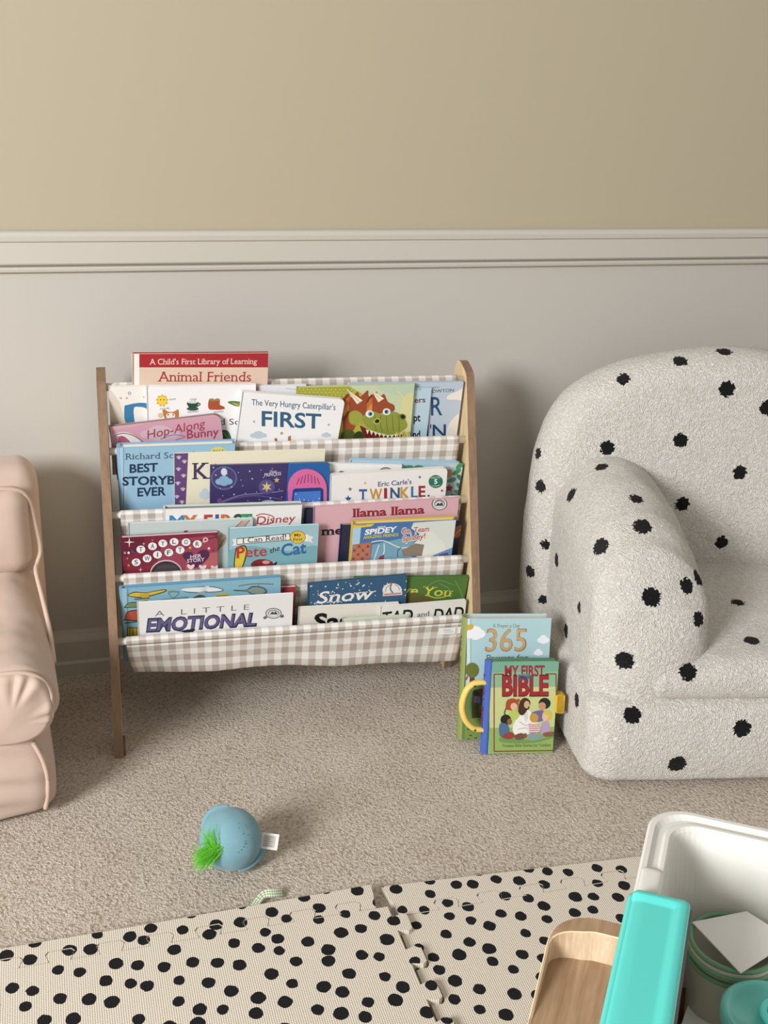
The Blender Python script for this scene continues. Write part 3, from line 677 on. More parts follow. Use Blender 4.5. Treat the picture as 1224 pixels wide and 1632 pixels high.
for x, y, c in ((194,882,'#3a2a3c'),(199,881,'#c97fa2'),(205,881,'#e8e2e4'),(211,879,'#3c5c9a'),(325,863,'#d9b23c'),(327,860,'#e8e2e4'),(303,873,'#d9b23c'),(205,901,'#c77a3a'),(333,874,'#e8c9d2'),(340,877,'#7a2f4c')): b.ell(x,y,2,2,c)
b.ell(327.5,860,4.2,3.6,'#e6b9c6').ell(327.5,860,2,1.7,'#8c1f38')
b.blob([(312,905),(296,893),(291,885),(296,880),(304,880),(311,885),(318,878),(327,876),(333,881),(331,890)],'#57244f').text('HER',(303,890),(321,888),5.4,'#d9c2d2',0.04).text('STORY',(298,896.5),(326,894),5.4,'#d9c2d2',0.04)
for x, y, r in ((206,864,9),(229,866.5,3),(243,861,2),(224,908,4),(203,890,2)): b.star(x,y,r,'#e6cfc9',4,0.18)
for x, y in ((304,903),(323,904),(342,905)): b.blob([(x,y+5),(x-6,y-1),(x-4,y-4),(x,y-2),(x+4,y-4),(x+6,y-1)],'#e6cfd2')
b.ell(265,914,26,22,'#d9b9bd').ell(265,915,24.5,21,'#3b3036').blob([(245,916),(252,903),(265,899),(280,902),(286,918)],'#4d4046').done()
b = rbook('teal blue early reader paperback with a white ribbon banner', 3, (364,842.5), (508.5,836), 1, 4, kind='paper', cover='#95c4ce', pages='#dfe6e6')
b.blob([(362,880),(400,870),(460,878),(505,870),(505,905),(360,905)],'#6fadb8').poly([(370,860),(378,858),(378,869),(370,870),(373,865)],'#e9e8e4').poly([(377,858),(462,850),(463,861),(377,868)],'#3a3f46').poly([(378,859),(461,851),(462,860),(378,867)],'#eceae6').poly([(488,852),(500,856),(496,860),(499,866),(487,861)],'#e3e2de').poly([(484,851),(491,852),(490,863),(482,862)],'#eceae6')
b.text('I Can Read!',(386,865.5),(456,859.5),8,'#3d4450',0.01,0,True).ell(474.5,856,12.8,10.2,'#3f3a24').ell(474.5,856,12.1,9.6,'#e6bf2c').text('My',(469,855),(480,854),4.5,'#6a4a14',0.02).text('First',(467.5,862),(482,861),4.2,'#6a4a14',0.02)
b.blob([(373,905),(375,878),(378,872),(390,869),(394,880),(386,905)],'#2f2c22').blob([(374.5,905),(376.5,879),(380,873),(389,871),(392,880),(384.5,905)],'#e3bf26')
b.text('P',(377,889),(390,888.3),17,'#c8342f',0.05).text('ete',(391,888),(425,885.5),16,'#c8342f',0.02).text('the',(430,882),(446,876.5),8,'#2c3440',0.02).text('Cat',(448,886),(488,881),18,'#2a6cae',0.04)
b.ell(418,900,18,9,'#8c1f2a').ell(424,896,6,3,'#d98f92').poly([(434,900),(442,894),(440,902),(436,905)],'#232833').done()
# ---- bottom pocket
b = rbook('light blue hardback covered in little vehicles, left end of the bottom row', 4, (193,938.5), (447.5,920.5), 16, 10, cover='#7fb6cc', spine='#6fa8c4', back='#6fa8c4', pages='#4d94b8', spine_out=0.003)
b.poly([(192,938),(203,937),(203,1090),(192,1090)],'#8ec0d4').rect(202,937,204.5,1090,'#5f9ab4')
b.blob([(203,948),(215,943),(232,944),(262,939),(264,943),(245,949),(225,953),(208,951)],'#5a4a1c').blob([(205,948),(216,944.5),(232,945),(260,940.5),(262,942),(244,947.5),(225,951),(210,950)],'#d9b92f').poly([(222,947),(238,944),(236,956),(228,955)],'#c9a827').line([(214,955),(226,954),(238,953)],1.6,'#5a4a1c')
b.blob([(288,937),(292,938),(330,934),(354,938),(352,943),(320,945),(296,944)],'#5d6970').blob([(290,938.5),(330,935.5),(352,938.8),(350,941.8),(320,943.5),(297,942.5)],'#e3e8e8').poly([(318,940),(328,934),(334,934),(326,941)],'#cfd6d8').poly([(310,946),(326,941),(332,942),(318,948)],'#9aa6ab')
b.line([(268,944),(276,942.5),(286,944)],3,'#6b8f74').line([(268,945),(276,953),(286,945)],0.8,'#3c4d4a')
b.blob([(374,940),(392,940),(402,934),(420,936),(426,944),(415,949),(400,947),(393,943),(374,942)],'#4d5f5c').blob([(376,940.8),(393,941),(403,936),(418,937.5),(423,943),(414,947),(402,945.5),(394,942)],'#879a92').line([(380,934),(405,930.5),(436,931)],1.2,'#4d5f5c').line([(412,931),(412,936)],1,'#4d5f5c')
b.blob([(343,950),(350,946),(364,946),(366,953),(345,955)],'#c9b52c').line([(345,950),(364,949)],1,'#4a4420').blob([(305,954),(318,948),(328,951),(330,957),(306,959)],'#35594f').line([(255,957),(300,952)],3,'#5f8f8a')
b.blob([(199,966),(206,960),(220,959),(236,957),(236,966),(201,969)],'#2f4f44').blob([(201,965.5),(207,961),(220,960.5),(236,958.5),(236,965),(203,967.8)],'#6f8a5c').blob([(199,985),(203,975),(214,972),(236,971),(236,989),(200,989)],'#5c241a').blob([(200,984),(204,976.5),(214,973.5),(236,972.5),(236,987),(201,987.5)],'#c24a2e').line([(199,993),(218,991),(236,990)],2.4,'#2f6f76').rect(203,1000,236,1014,'#4a4420').rect(204,1001,236,1013,'#d9bf2a')
for i in range(6): b.rect(206+i*5.5,1001,207.2+i*5.5,1013,'#7a6a1c')
b.line([(196,1058),(201,1055),(207,1058)],1,'#dfe8ea').blob([(196,1064),(201,1058),(207,1062),(205,1072),(197,1071)],'#2c5f66').done()
b = rbook('red-backed paperback with thick cream pages behind the white book with the purple title', 4, (300,945), (471.5,935), 26.6, 5.5, kind='paper', cover='#b32f34', back='#b32f34', pages='#e2d6c2').done()
b = rbook('white book with a bulky purple title in the bottom row', 4, (218.5,960.5), (467.5,945.5), 1, 3, kind='paper', cover='#e6e4e3', pages='#efeeee')
b.text('A LITTLE',(247,982.5),(397,971.5),8.5,'#5f6068',-0.012,0,False,1.8)
b.text('EMOTIONAL',(232.5,1007),(409.5,997),20,'#2a2740',0.09,0.12).text('EMOTIONAL',(234.5,1005.5),(407,995.5),17.5,'#5f5a8c',0.045,0.12)
b.poly([(284,1006),(300,1003),(312,1003),(305,1010)],'#2a2740').ell(436,977.5,13,8.6,'#4d5156').ell(436,977.5,11.6,7.4,'#dcdad6').ell(436,977.5,9.2,5.6,'#6f7378').ell(436,978,8,4.8,'#dcdad6').poly([(430,979),(434,974.5),(437,976.5),(439,974),(443,979)],'#3d4147').poly([(419,984),(424,981),(426,985),(421,987)],'#5d6166').poly([(446,982),(451,979),(453,983),(448,985)],'#5d6166').done()
b = rbook('green book with swirling yellow script at the right end of the bottom row', 4, (565,921), (747,919), 21.5, 6, cover='#4c7a2f', spine='#4c7a2f', pages='#e9e3d2')
b.text('Love You',(612,945.5),(722,951),14,'#d6cf3a',0.02,0.2,True).line([(668,953),(680,949),(695,953),(710,951)],1.6,'#d6cf3a').line([(700,930),(715,938),(722,950)],1.4,'#6f9a4a').line([(725,925),(733,940),(738,955)],1.4,'#6f9a4a').line([(680,935),(700,925),(722,932)],1.2,'#6f9a4a').blob([(648,945),(680,950),(690,962),(648,965)],'#6a5f2c').done()
b = rbook('dark blue book with white snow dots and a round white badge', 4, (491,931), (649,916.5), 15, 5.5, cover='#2d5c84', spine='#2d5c84', pages='#e6e3da')
sn = random.Random(4)
for i in range(90):
    k_ = sn.choice((0.7,0.8,1.0,1.3)); b.ell(sn.uniform(494,648), sn.uniform(921,966), k_, k_*0.9, '#dfe6ec', n=9)
b.text('Snow',(505,962),(599,953.5),18,'#e9e6df',0.02,0.22,True).ell(625,940.5,15.5,11,'#e6e3dc').rect(609,946,641,953,'#2d5c84').poly([(610,945),(641,943),(641,948),(610,950)],'#e0c9c4').line([(612,947.5),(639,945.5)],1.2,'#b33a3c').line([(624,930),(622,938),(626,945)],2.2,'#6a7480').line([(614,943),(616,936),(622,932)],0.9,'#6a7480').line([(637,941),(634,934),(629,932)],0.9,'#6a7480').line([(624,925),(624,931)],1.6,'#b33a3c').done()
b = rbook('off-white book with black brush lettering left of its white neighbour, bottom row', 4, (476.5,969), (636,961), 8, 5, kind='paper', cover='#e3ddcf', pages='#e9e4d8')
b.text('Sassy',(500,1003),(598,999),24,'#17161a',0.06,0.05).done()
b = rbook('white book with thin black hand lettering at the bottom right', 4, (606.5,968), (743.5,956.5), 2.2, 5, kind='paper', cover='#e4e2da', pages='#dedcd6', r=0.003)
b.text('TAD',(609,995.5),(658,990),19,'#17161a',0.035,0.2).text('and',(665,983.5),(684,981),7.5,'#2a2a2e',0.0).text('DAD',(690,989.5),(739,985),18,'#17161a',0.035,0.2).done()
b = rbook('thin pale green booklet just showing above the lowest front rail', 4, (546,985.5), (652,979), 0.3, 1.4, kind='paper', cover='#cdd6bb', pages='#dfe3d3').done()

# ---- books on the carpet
al = R(-8); xd = V((math.cos(al), math.sin(al), 0)); lean = R(11)
zd = V((-math.sin(al)*math.sin(lean), math.cos(al)*math.sin(lean), math.cos(lean)))
p0 = V((0.640, -0.388, 0.001))
b = Book('tall light blue prayer book with gold numerals standing behind the green one', p0, xd, zd, (745,985.5), (879,985), 0.030, vbot=0.0, cover='#a9d0d6', spine='#8fa04c', back='#a9d0d6', pages='#e6e2d6', group='books standing on the carpet', spine_out=0.005)
b.poly([(744,983),(749,983),(750,1190),(744,1190)],'#c9e4ea').poly([(749,983),(750.5,983),(751.5,1190),(750,1190)],'#8fb8c0')
b.star(744.8,1000.5,5.5,'#d9a92c',8,0.7).ell(744.8,1000.5,3.6,3.6,'#e6b93a').ell(745.5,1000,1,1,'#e6b93a')
b.cloud(757.5,1008.5,30,22,'#eceef0').cloud(866,1019,18,14,'#e9edf0').cloud(858,1039.5,14,11,'#e9edf0')
b.star(750,999,5.5,'#d9a92c',8,0.7).cloud(760,1008.5,26,20,'#eceef0')
b.text('A Prayer a Day',(785,1000),(829,1000),5.6,'#7c7a5c',0.0,0,True).text('365',(773,1038),(839,1037.5),35.5,'#8f7440',0.012,0.08,True).text('365',(774.5,1037),(837.5,1036.5),34,'#cf9f5f',0.0,0.08,True).text('Prayers for',(774.5,1053.5),(842,1053),10,'#66703f',0.01,0,True)
b.blob([(744,1100),(752,1092),(762,1090),(775,1080),(790,1090),(830,1085),(880,1095),(884,1190),(744,1190)],'#6a8a3a').blob([(744,1098),(752,1091),(766,1086),(775,1100),(760,1125),(744,1130)],'#5a8a40').poly([(748.5,1075),(756,1075),(757,1095),(748,1095)],'#7a3f2c').ell(752.5,1068,11,12,'#6f7a2c').ell(743,1082,2,2,'#c2405c').ell(744.5,1079,1.6,1.6,'#b33a3c')
b.blob([(752,1110),(758,1100),(772,1100),(780,1130),(772,1165),(756,1160),(752,1140)],'#4a4a22').ell(758,1104,5,5,'#3a2418').rect(756,1110,765,1120,'#6a5f9a').blob([(744,1150),(775,1148),(775,1190),(744,1190)],'#7a9a3c')
for x, y in ((746,1162),(750,1172),(758,1176),(747,1178)): b.ell(x,y,2.2,1.2,'#3f5a24')
b.done()
tx = bmesh.new(); sb = b                                        # spine lettering running down the green spine
vv, ff = glyphs('365 Prayers', 0.0, 0, False, 1.0)
x1 = max(v[0] for v in vv); bv = [tx.verts.new((-0.0058, sb.t*0.66-v[1]*sb.t*0.30, sb.h*(0.86-0.5*v[0]/x1))) for v in vv]
for f in ff:
    try: tx.faces.new([bv[i] for i in f])
    except ValueError: pass
obj('spine_lettering', tx, ink('#4f5c2a'), sb.root)

al = R(-9.5); xd = V((math.cos(al), math.sin(al), 0)); lean = R(8)
zd = V((-math.sin(al)*math.sin(lean), math.cos(al)*math.sin(lean), math.cos(lean)))
p0 = V((0.664, -0.4335, 0.001))
b = Book('small green carry book with a yellow handle standing in front of the blue one', p0, xd, zd, (784,1055), (891,1054), 0.017, vbot=0.0, kind='board', cover='#8fbf86', spine='#3f5fb0', back='#3f5fb0', pages='#5a8f6a', r=0.007, group='books standing on the carpet', name='carry_book', spine_out=0.0)
b.poly([(780,1046),(900,1046),(900,1075),(780,1077)],'#6fae8f').poly([(780,1072),(900,1070),(900,1098),(780,1100)],'#85b88a').poly([(780,1096),(900,1094),(900,1170),(780,1172)],'#c3cf7f').poly([(780,1160),(900,1158),(900,1206),(780,1208)],'#8fb455')
for q0, q1 in (((787.5,1074.5),(787.5,1197.5)),((886,1074),(888,1196)),((787.5,1197.5),(888,1196))): b.line([q0,q1],1.7,'#8f2a24')
b.line([(787.5,1074.5),(803,1074.3)],1.7,'#8f2a24').line([(869,1074),(886,1074)],1.7,'#8f2a24')
b.text('MY FIRST',(804.5,1077.5),(868,1077),16,'#6f1520',0.05).text('MY FIRST',(805,1077),(867.5,1076.5),15,'#b8242f',0.02).text('BIBLE',(800,1108.5),(874.5,1108),31,'#5f1420',0.08).text('BIBLE',(801,1107.5),(873.5,1107),29,'#b3222f',0.05)
b.ell(837,1078.5,12,4.4,'#5f7f9a').text('Handy',(829,1081),(845,1080.5),4.8,'#33506f',0.01,0.2)
b.text('Timeless Bible Stories for Toddlers',(800,1190.5),(878,1189.5),4.6,'#4f5f2c',0.02)
# the little group of people printed on the cover
b.blob([(795,1178),(810,1172),(850,1180),(885,1170),(880,1176),(850,1184),(805,1184)],'#6f9a48')
b.blob([(817,1160),(826,1140),(836,1130),(846,1135),(852,1150),(848,1170),(835,1175),(822,1172)],'#ecebe2').blob([(833,1132),(838,1130),(842,1140),(838,1150)],'#cfd4d0').line([(828,1150),(838,1156),(846,1152)],1,'#a9a89c').line([(826,1162),(838,1160),(846,1164)],1,'#a9a89c')
b.blob([(826,1128),(829,1117),(836,1112),(843,1115),(845,1122),(838,1135),(832,1140),(826,1136)],'#4a2c1e').ell(839.5,1123,4.5,6,'#d9a67c').line([(837,1129),(841,1130),(843,1126)],2.2,'#4a2c1e')
b.blob([(806,1128),(808,1116),(818,1113),(826,1118),(824,1130),(812,1132)],'#b8481f').ell(819,1126,5.5,6,'#e2b48c').line([(807,1128),(804,1136),(807,1142)],2,'#7a3a1c').ell(826,1116,2.6,2.6,'#b8481f').blob([(812,1134),(822,1131),(828,1140),(820,1148),(813,1145)],'#b5c94a')
b.ell(868,1121,9.5,9,'#2a2422').ell(864,1125.5,6,6.5,'#c98e64').poly([(874,1116),(878,1119),(873,1124)],'#2a2422').blob([(846,1138),(858,1132),(868,1134),(868,1146),(856,1150)],'#6f63a8')
b.ell(872,1140,8,8.5,'#d9b93c').ell(868.5,1143,4.6,5.6,'#e6bb92').blob([(864,1152),(874,1150),(876,1166),(870,1172),(862,1168)],'#b79ac2').blob([(866,1168),(882,1166),(884,1172),(868,1174)],'#8c5a3c')
b.ell(806,1147,8.5,8.5,'#2c211d').ell(812,1150,4,5,'#8f5f42').blob([(798,1152),(810,1156),(810,1172),(798,1174),(795,1162)],'#4a6f9a').blob([(800,1174),(812,1166),(820,1172),(812,1178)],'#a83a34')
b.ell(851,1144,7,7.5,'#c9962c').blob([(843,1154),(856,1152),(860,1164),(852,1170),(842,1168)],'#e9dcd8')
for i in range(5): b.line([(842.5+i*.2,1155+i*3.2),(859,1155+i*3)],1.2,'#c23a4c',False)
b.blob([(838,1172),(850,1168),(864,1172),(862,1178),(842,1178)],'#7fa09a').ell(837,1172,3,4,'#8c5a3c').blob([(820,1172),(832,1168),(836,1176),(824,1179)],'#7a4f3c')
b.done(); bib = b
L3 = lambda x, y, d: V((bib.P(x,y)[0], d, bib.P(x,y)[1]))
bm = bmesh.new(); prf = []                                       # padded round blue spine
xl = bib.P(771,1120)[0]
for i in range(13):
    a = R(-90+180*i/12); prf.append((-0.0004+(xl)*math.cos(a)*0.98, bib.t/2+math.sin(a)*(bib.t/2+0.001)))
prf += [(0.0,bib.t+0.001),(0.0,-0.001)]
prism(bm, prf[:-2], lambda a, c, d: V((a, c, d)), 0.0, bib.h)
spp = obj('padded_spine', bm, mat('blue_padded_vinyl', '#4563b4', 0.3, 0.5, bump=(30,0.2,0.002)), bib.root, False)
tx = bmesh.new(); vv, ff = glyphs('FIRST BIBLE', 0.02, 0, False, 1.0); x1 = max(v[0] for v in vv)
bv = [tx.verts.new((xl*0.9-0.0013-0.0008*math.sin(math.pi*v[1]), bib.t*(0.22+v[1]*0.5), bib.h*(0.86-0.66*v[0]/x1))) for v in vv]
for f in ff:
    try: tx.faces.new([bv[i] for i in f])
    except ValueError: pass
obj('spine_lettering', tx, ink('#b3222f'), spp)
bm = bmesh.new(); arc = [(780,1092),(768,1090.5),(757,1094),(747,1105),(742,1125),(746,1147),(757,1161),(768,1165.5),(780,1164)]
arc = [(781,1091),(768,1090),(755,1093),(744,1104),(737.5,1127),(742,1148),(754,1162),(768,1165.5),(781,1164)]
tube(bm, catmull([L3(x, y, bib.t*0.42) for x, y in arc], 6), lambda t: 0.0042+0.0012*math.sin(math.pi*t), 12, flat=1.25, up=(0,1,0))
hd = obj('handle', bm, mat('pale_yellow_plastic', '#e8c867', 0.35, 0.5), bib.root, True)
for (x, y) in ((757,1094.5),(757.5,1164.5)):
    bm = bmesh.new(); bmesh.ops.create_uvsphere(bm, u_segments=12, v_segments=8, radius=0.0022, matrix=Matrix.Translation(L3(x, y, bib.t*0.42-0.0052)))
    obj('rivet', bm, mat('dark_rivet', '#4a3a20', 0.4), hd, True)
bm = bmesh.new(); pts = [bib.P(*p) for p in ((884,1110),(886,1107.5),(896,1107),(898,1110),(898,1134),(896,1136),(886,1135.5),(884,1133))]
prism(bm, pts, lambda a, c, d: V((a, d, c)), -0.0032, -0.0008); ex = max(p[0] for p in pts); z0 = min(p[1] for p in pts); z1 = max(p[1] for p in pts)
box(bm, bib.w+0.0008, ex, -0.0032, bib.t+0.002, z0+0.001, z1-0.001)
obj('clasp', bm, mat('yellow_clasp_plastic', '#e3b93c', 0.4, 0.4), bib.root)

# ------------------------------------------------------------------ spotted armchair
CHO = V((0.781,-0.545,0))
CH = thing('armchair', "child's white sherpa armchair with scattered black spots standing against the wall", 'armchair', CHO, R(-11))
CM = Matrix.Translation(CHO) @ Matrix.Rotation(R(-11), 4, 'Z')
CI = CM.inverted()
def flare(p):
    k = max(0, min(1, p.y/0.45)); p.x += (0.31-p.x)/0.31*(-0.026)*k; return p
ARMZ = [(-0.03,0.235),(0.0,0.275),(0.03,0.330),(0.08,0.375),(0.15,0.405),(0.24,0.425),(0.34,0.430),(0.5,0.430)]
def arm_def(mir):
    def f(p):
        zb = 0.148; zt = lerp(ARMZ, p.y); k = (p.z-zb)/0.30
        if k > 0: p.z = zb + k*(zt-zb)
        kk = max(0, min(1, k)); t = max(0, min(1, p.x/0.186))
        p.x += -0.020*t*kk**1.4 + 0.010*math.sin(math.pi*kk)*t + 0.020*t*max(0, min(1, p.y/0.35))
        p.y += 0.020*max(0, kk-0.2) - 0.006*math.sin(math.pi*kk)
        if mir: p.x = 0.62-p.x
        return p
    return f
def base_def(p):
    p.y += 0.012*math.sin(max(0, min(1, p.z/0.14))*math.pi)*(-1 if p.y < 0.2 else 0)
    return flare(p)
def seat_def(p):
    p.z += 0.012*max(0, min(1, p.y/0.37))+0.006*math.sin(math.pi*max(0, min(1, (p.x-0.16)/0.3)))*(1 if p.z > 0.18 else 0)
    return flare(p)
parts = [('base', rbox((-0.002,-0.012,0.0),(0.622,0.470,0.153),(0.05,0.045,0.022),0.0048,base_def)),
         ('seat', rbox((0.080,-0.006,0.14),(0.540,0.42,0.212),(0.03,0.04,0.034),0.0048,seat_def)),
         ('arm', rbox((0.002,0.003,0.030),(0.186,0.44,0.448),(0.090,0.07,0.115),0.0048,arm_def(False))),
         ('arm', rbox((0.002,-0.002,0.030),(0.186,0.44,0.448),(0.090,0.07,0.115),0.009,arm_def(True)))]
SIL = [(-0.030,0.10),(-0.036,0.2),(-0.036,0.27),(-0.034,0.324),(-0.025,0.43),(0.004,0.505),(0.038,0.542),(0.08,0.567),(0.13,0.587),(0.19,0.600),(0.25,0.609),(0.31,0.612)]
SIL = SIL + [(0.62-x, z) for x, z in SIL[-2::-1]]
ol = [(v.x, v.y) for v in catmull([(x, z, 0) for x, z in SIL], 7)]
ol += [(0.650-0.68*i/40, 0.10) for i in range(1, 40)]
parts.append(('backrest', puff(ol, (0.31, 0.30), lambda a, b, d: V((a, d + 0.03*max(0, b-0.2) , b)), 0.362, 0.484, 0.056, 50, 0.008)))
SHERPA_PARTS = []
for nm, bm in parts:
    for v in bm.verts: pass
    bm.normal_update()
    for v in bm.verts:
        p = v.co
        d = noise.noise(p*170)*0.0008 + noise.noise(p*330+V((5,2,9)))*0.0006 + noise.noise(p*22)*0.0012
        v.co = p + v.normal*d
        if v.co.z < 0.0005: v.co.z = 0.0005
    SHERPA_PARTS.append((nm, bm))
bvhs = []
for nm, bm in SHERPA_PARTS:
    bm.faces.ensure_lookup_table(); bvhs.append(BVHTree.FromBMesh(bm))
def chair_hit(x, y):
    o = CI @ EYE; d = CI.to_3x3() @ ray(x, y); best = None
    for t in bvhs:
        loc, nn, idx, dist = t.ray_cast(o, d)
        if loc is not None and (best is None or dist < best[1]): best = (loc, dist)
    return best[0] if best else None
SPOTS = [(1159,620,13),(1223,650,13),(993,604,11),(1083,575,12),(1154,560,13),(867,660,11),(968,714,12),(1084,702,12),(1179,753,12),(959,744,11),(857,723,10),(861,775,11),(910,789,12),(1088,803,12),(1014,795,11),(1024,839,14),(957,871,14),(1150,864,11),(887,893,12),(869,868,8),(844,911,11),(1114,920,13),(1176,960,11),(1039,951,14),(1095,934,12),(923,969,9),(823,932,9),(867,957,10),(902,1006,12),(1114,987,11),(1198,1021,12),(995,1053,13),(1097,1071,13),(919,1116,11),(1008,1140,13),(1183,1161,13),(1079,1218,14),(833,825,9)]
def sherpa_material(spots):
    m = mat('spotted_sherpa_fleece', '#f1ece4', 0.95, 0.08, sheen=0.08); L = m.node_tree.links; b = m.node_tree.nodes['Principled BSDF']
    tc = N(m, 'TexCoord')
    n = N(m, 'TexNoise'); n.inputs['Scale'].default_value = 240; n.inputs['Detail'].default_value = 4; L.new(tc.outputs['Object'], n.inputs['Vector'])
    add = N(m, 'VectorMath', operation='MULTIPLY_ADD'); add.inputs[1].default_value = (0.016,0.016,0.016)
    off = N(m, 'VectorMath', operation='SUBTRACT'); off.inputs[1].default_value = (0.5,0.5,0.5)
    L.new(n.outputs['Color'], off.inputs[0]); L.new(off.outputs[0], add.inputs[0]); L.new(tc.outputs['Object'], add.inputs[2])
    cur = None
    for p, r in spots:
        dn = N(m, 'VectorMath', operation='DISTANCE'); dn.inputs[1].default_value = p; L.new(add.outputs[0], dn.inputs[0])
        q = math_node(m, 'SUBTRACT', dn.outputs['Value'], r)
        cur = q if cur is None else math_node(m, 'MINIMUM', cur, q)
    f = math_node(m, 'LESS_THAN', cur, 0.0)
    vo = N(m, 'TexVoronoi', feature='F1'); vo.inputs['Scale'].default_value = 215; L.new(add.outputs[0], vo.inputs['Vector'])
    n2 = N(m, 'TexNoise'); n2.inputs['Scale'].default_value = 480; n2.inputs['Detail'].default_value = 2; L.new(tc.outputs['Object'], n2.inputs['Vector'])
    h = math_node(m, 'SUBTRACT', math_node(m, 'MULTIPLY', n2.outputs['Fac'], 0.6), vo.outputs['Distance'])
    r = N(m, 'ValToRGB'); r.color_ramp.elements[0].position = 0.0; r.color_ramp.elements[1].position = 0.35
    r.color_ramp.elements[0].color = rgb('#e6dfd4'); r.color_ramp.elements[1].color = rgb('#fbf9f6')
    L.new(math_node(m, 'ADD', h, 0.3), r.inputs[0])
    mx = N(m, 'Mix', data_type='RGBA'); mx.inputs[7].default_value = rgb('#161516')
    L.new(f, mx.inputs[0]); L.new(r.outputs[0], mx.inputs[6]); L.new(mx.outputs[2], b.inputs['Base Color'])
    bp = N(m, 'Bump'); bp.inputs['Strength'].default_value = 0.9; bp.inputs['Distance'].default_value = 0.004
    L.new(h, bp.inputs['Height']); L.new(bp.outputs[0], b.inputs['Normal'])
    return m
sp = []
for x, y, r in SPOTS:
    q = chair_hit(x, y)
    if q is not None: sp.append((tuple(q), r/930.0))
rnd = random.Random(5)
for q in ((0.62,0.2,0.3),(0.61,0.35,0.2),(0.5,0.05,0.35),(0.45,0.4,0.6),(0.62,0.1,0.08),(0.4,0.46,0.4),(0.2,0.46,0.3),(0.5,0.2,0.46),(0.1,0.45,0.45),(0.3,-0.01,0.09),(0.52,-0.01,0.05),(0.55,0.3,0.5)): sp.append((q, 0.013))
FLEECE = sherpa_material(sp)
for nm, bm in SHERPA_PARTS: obj(nm, bm, FLEECE, CH, True)

# ------------------------------------------------------------------ pink child's armchair on the left
PINK = mat('blush_cotton_cover', '#c9b2a3', 0.62, 0.3, bump=(16,0.25,0.006), sheen=0.15)
PIPE = mat('blush_piping', '#cdb5a4', 0.6, 0.3)
SO = thing('armchair', 'blush pink piped child armchair cut off by the left edge of the photo', 'armchair', (-0.032,-0.437,0), R(3))
W_ = 0.52
def wrinkle(p, a=0.003, s=18):
    n_ = noise.noise(V((p.x*s, p.y*s*0.7, p.z*s*1.6))); return n_*a
def sdef(p):
    # skirt swells slightly and tucks in under the arm
    p.x += 0.004*math.sin(max(0,min(1,p.z/0.12))*math.pi)*(1 if p.x > -0.1 else 0) * (1 if p.y < 0.3 else 0.4)
    p.y -= (0.012*math.sin(max(0,min(1,p.z/0.12))*math.pi) + 0.02*math.sin(math.pi*max(0,min(1,-p.x/W_))))*(1 if p.y < 0.1 else 0)
    return p
bm = rbox((-W_,0.0,0.0),(0,0.365,0.150),(0.035,0.035,0.02),0.008,sdef)
for v in bm.verts: v.co.y += 0.0035*math.sin(v.co.z*150+3*math.sin(v.co.x*14))*max(0,1-v.co.y/0.05)*(0.6+noise.noise(v.co*12)) if v.co.y < 0.05 else 0
obj('base', bm, PINK, SO, True)
ATOP = [(0.0,0.0),(0.04,0.004),(0.12,0.010),(0.2,0.026),(0.29,0.045)]
def adef(p):
    k = (p.z-0.14)/0.11
    p.z += lerp(ATOP, p.y)*max(0,k); p.x += 0.006*math.sin(max(0,min(1,k))*math.pi)*(1 if p.x > -0.06 else -1)
    p.z += (noise.noise(V((p.x*14+p.y*10,p.y*26-p.x*8,1)))*0.0045+noise.noise(V((p.x*40,p.y*30,4)))*0.0015)*max(0,k)
    return p
for mir in (False, True):
    def ad(p, mir=mir):
        p = adef(p)
        if mir: p.x = -W_-p.x
        return p
    bm = rbox((-0.125,-0.012,0.140),(0.010,0.30,0.256),(0.062,0.012,0.062),0.006,ad)
    am = obj('arm', bm, PINK, SO, True)
    # gathered front panel with its piping
    oc = []
    for i in range(100):
        a = 2*math.pi*i/100; rx_ = 0.062; ca, sa = math.cos(a), math.sin(a)
        oc.append((-0.0575+rx_*math.copysign(abs(ca)**0.75, ca), 0.197+0.055*math.copysign(abs(sa)**0.8, sa)))
    bm = puff(oc, (-0.0575,0.178), lambda x_, z_, d: V((x_, d, z_)), -0.026, -0.004, 0.010, 14, 0.004)
    for v in bm.verts:
        if v.co.y < -0.015:
            rr = math.hypot(v.co.x+0.0575, v.co.z-0.178)/0.06; an = math.atan2(v.co.z-0.178, v.co.x+0.0575)
            if an > -0.1: v.co.y += 0.0030*math.sin(an*14+2*math.sin(an*5))*max(0, min(1, (rr-0.45)/0.5))**1.5
            v.co.y += noise.noise(v.co*30)*0.002
        if mir: v.co.x = -W_-v.co.x
    pn = obj('arm_front', bm, PINK, am, True)
    bm = bmesh.new(); tube(bm, [V((((-W_-x_) if mir else x_), -0.015, z_)) for x_, z_ in oc], 0.0036, 8, True); obj('piping', bm, PIPE, am, True)
def bdef(p):
    p.y += 0.10*max(0, p.z-0.2)*0.2 - 0.012*math.sin(math.pi*max(0,min(1,(p.z-0.12)/0.3)))*math.sin(math.pi*max(0,min(1,-p.x/W_)))*(1 if p.y < 0.28 else 0)
    p.y += noise.noise(V((p.x*12,2,p.z*16)))*0.006*(1 if p.y < 0.28 else 0)
    return p
bm = rbox((-W_+0.005,0.267,0.10),(0.020,0.377,0.452),(0.032,0.04,0.04),0.008,bdef)
bk = obj('backrest', bm, PINK, SO, True)
bm = rbox((-W_+0.03,0.235,0.285),(0.002,0.294,0.428),(0.03,0.028,0.028),0.007,bdef)
obj('back_cushion', bm, PINK, SO, True)
bm = bmesh.new()
pp = [(-0.30,0.255,0.430),(-0.12,0.255,0.431),(-0.025,0.257,0.427),(0.001,0.262,0.408),(0.010,0.262,0.36),(0.014,0.260,0.32),(0.008,0.252,0.302),(0.004,0.235,0.293),(0.009,0.19,0.268),(0.0145,0.14,0.235),(0.0155,0.09,0.205)]
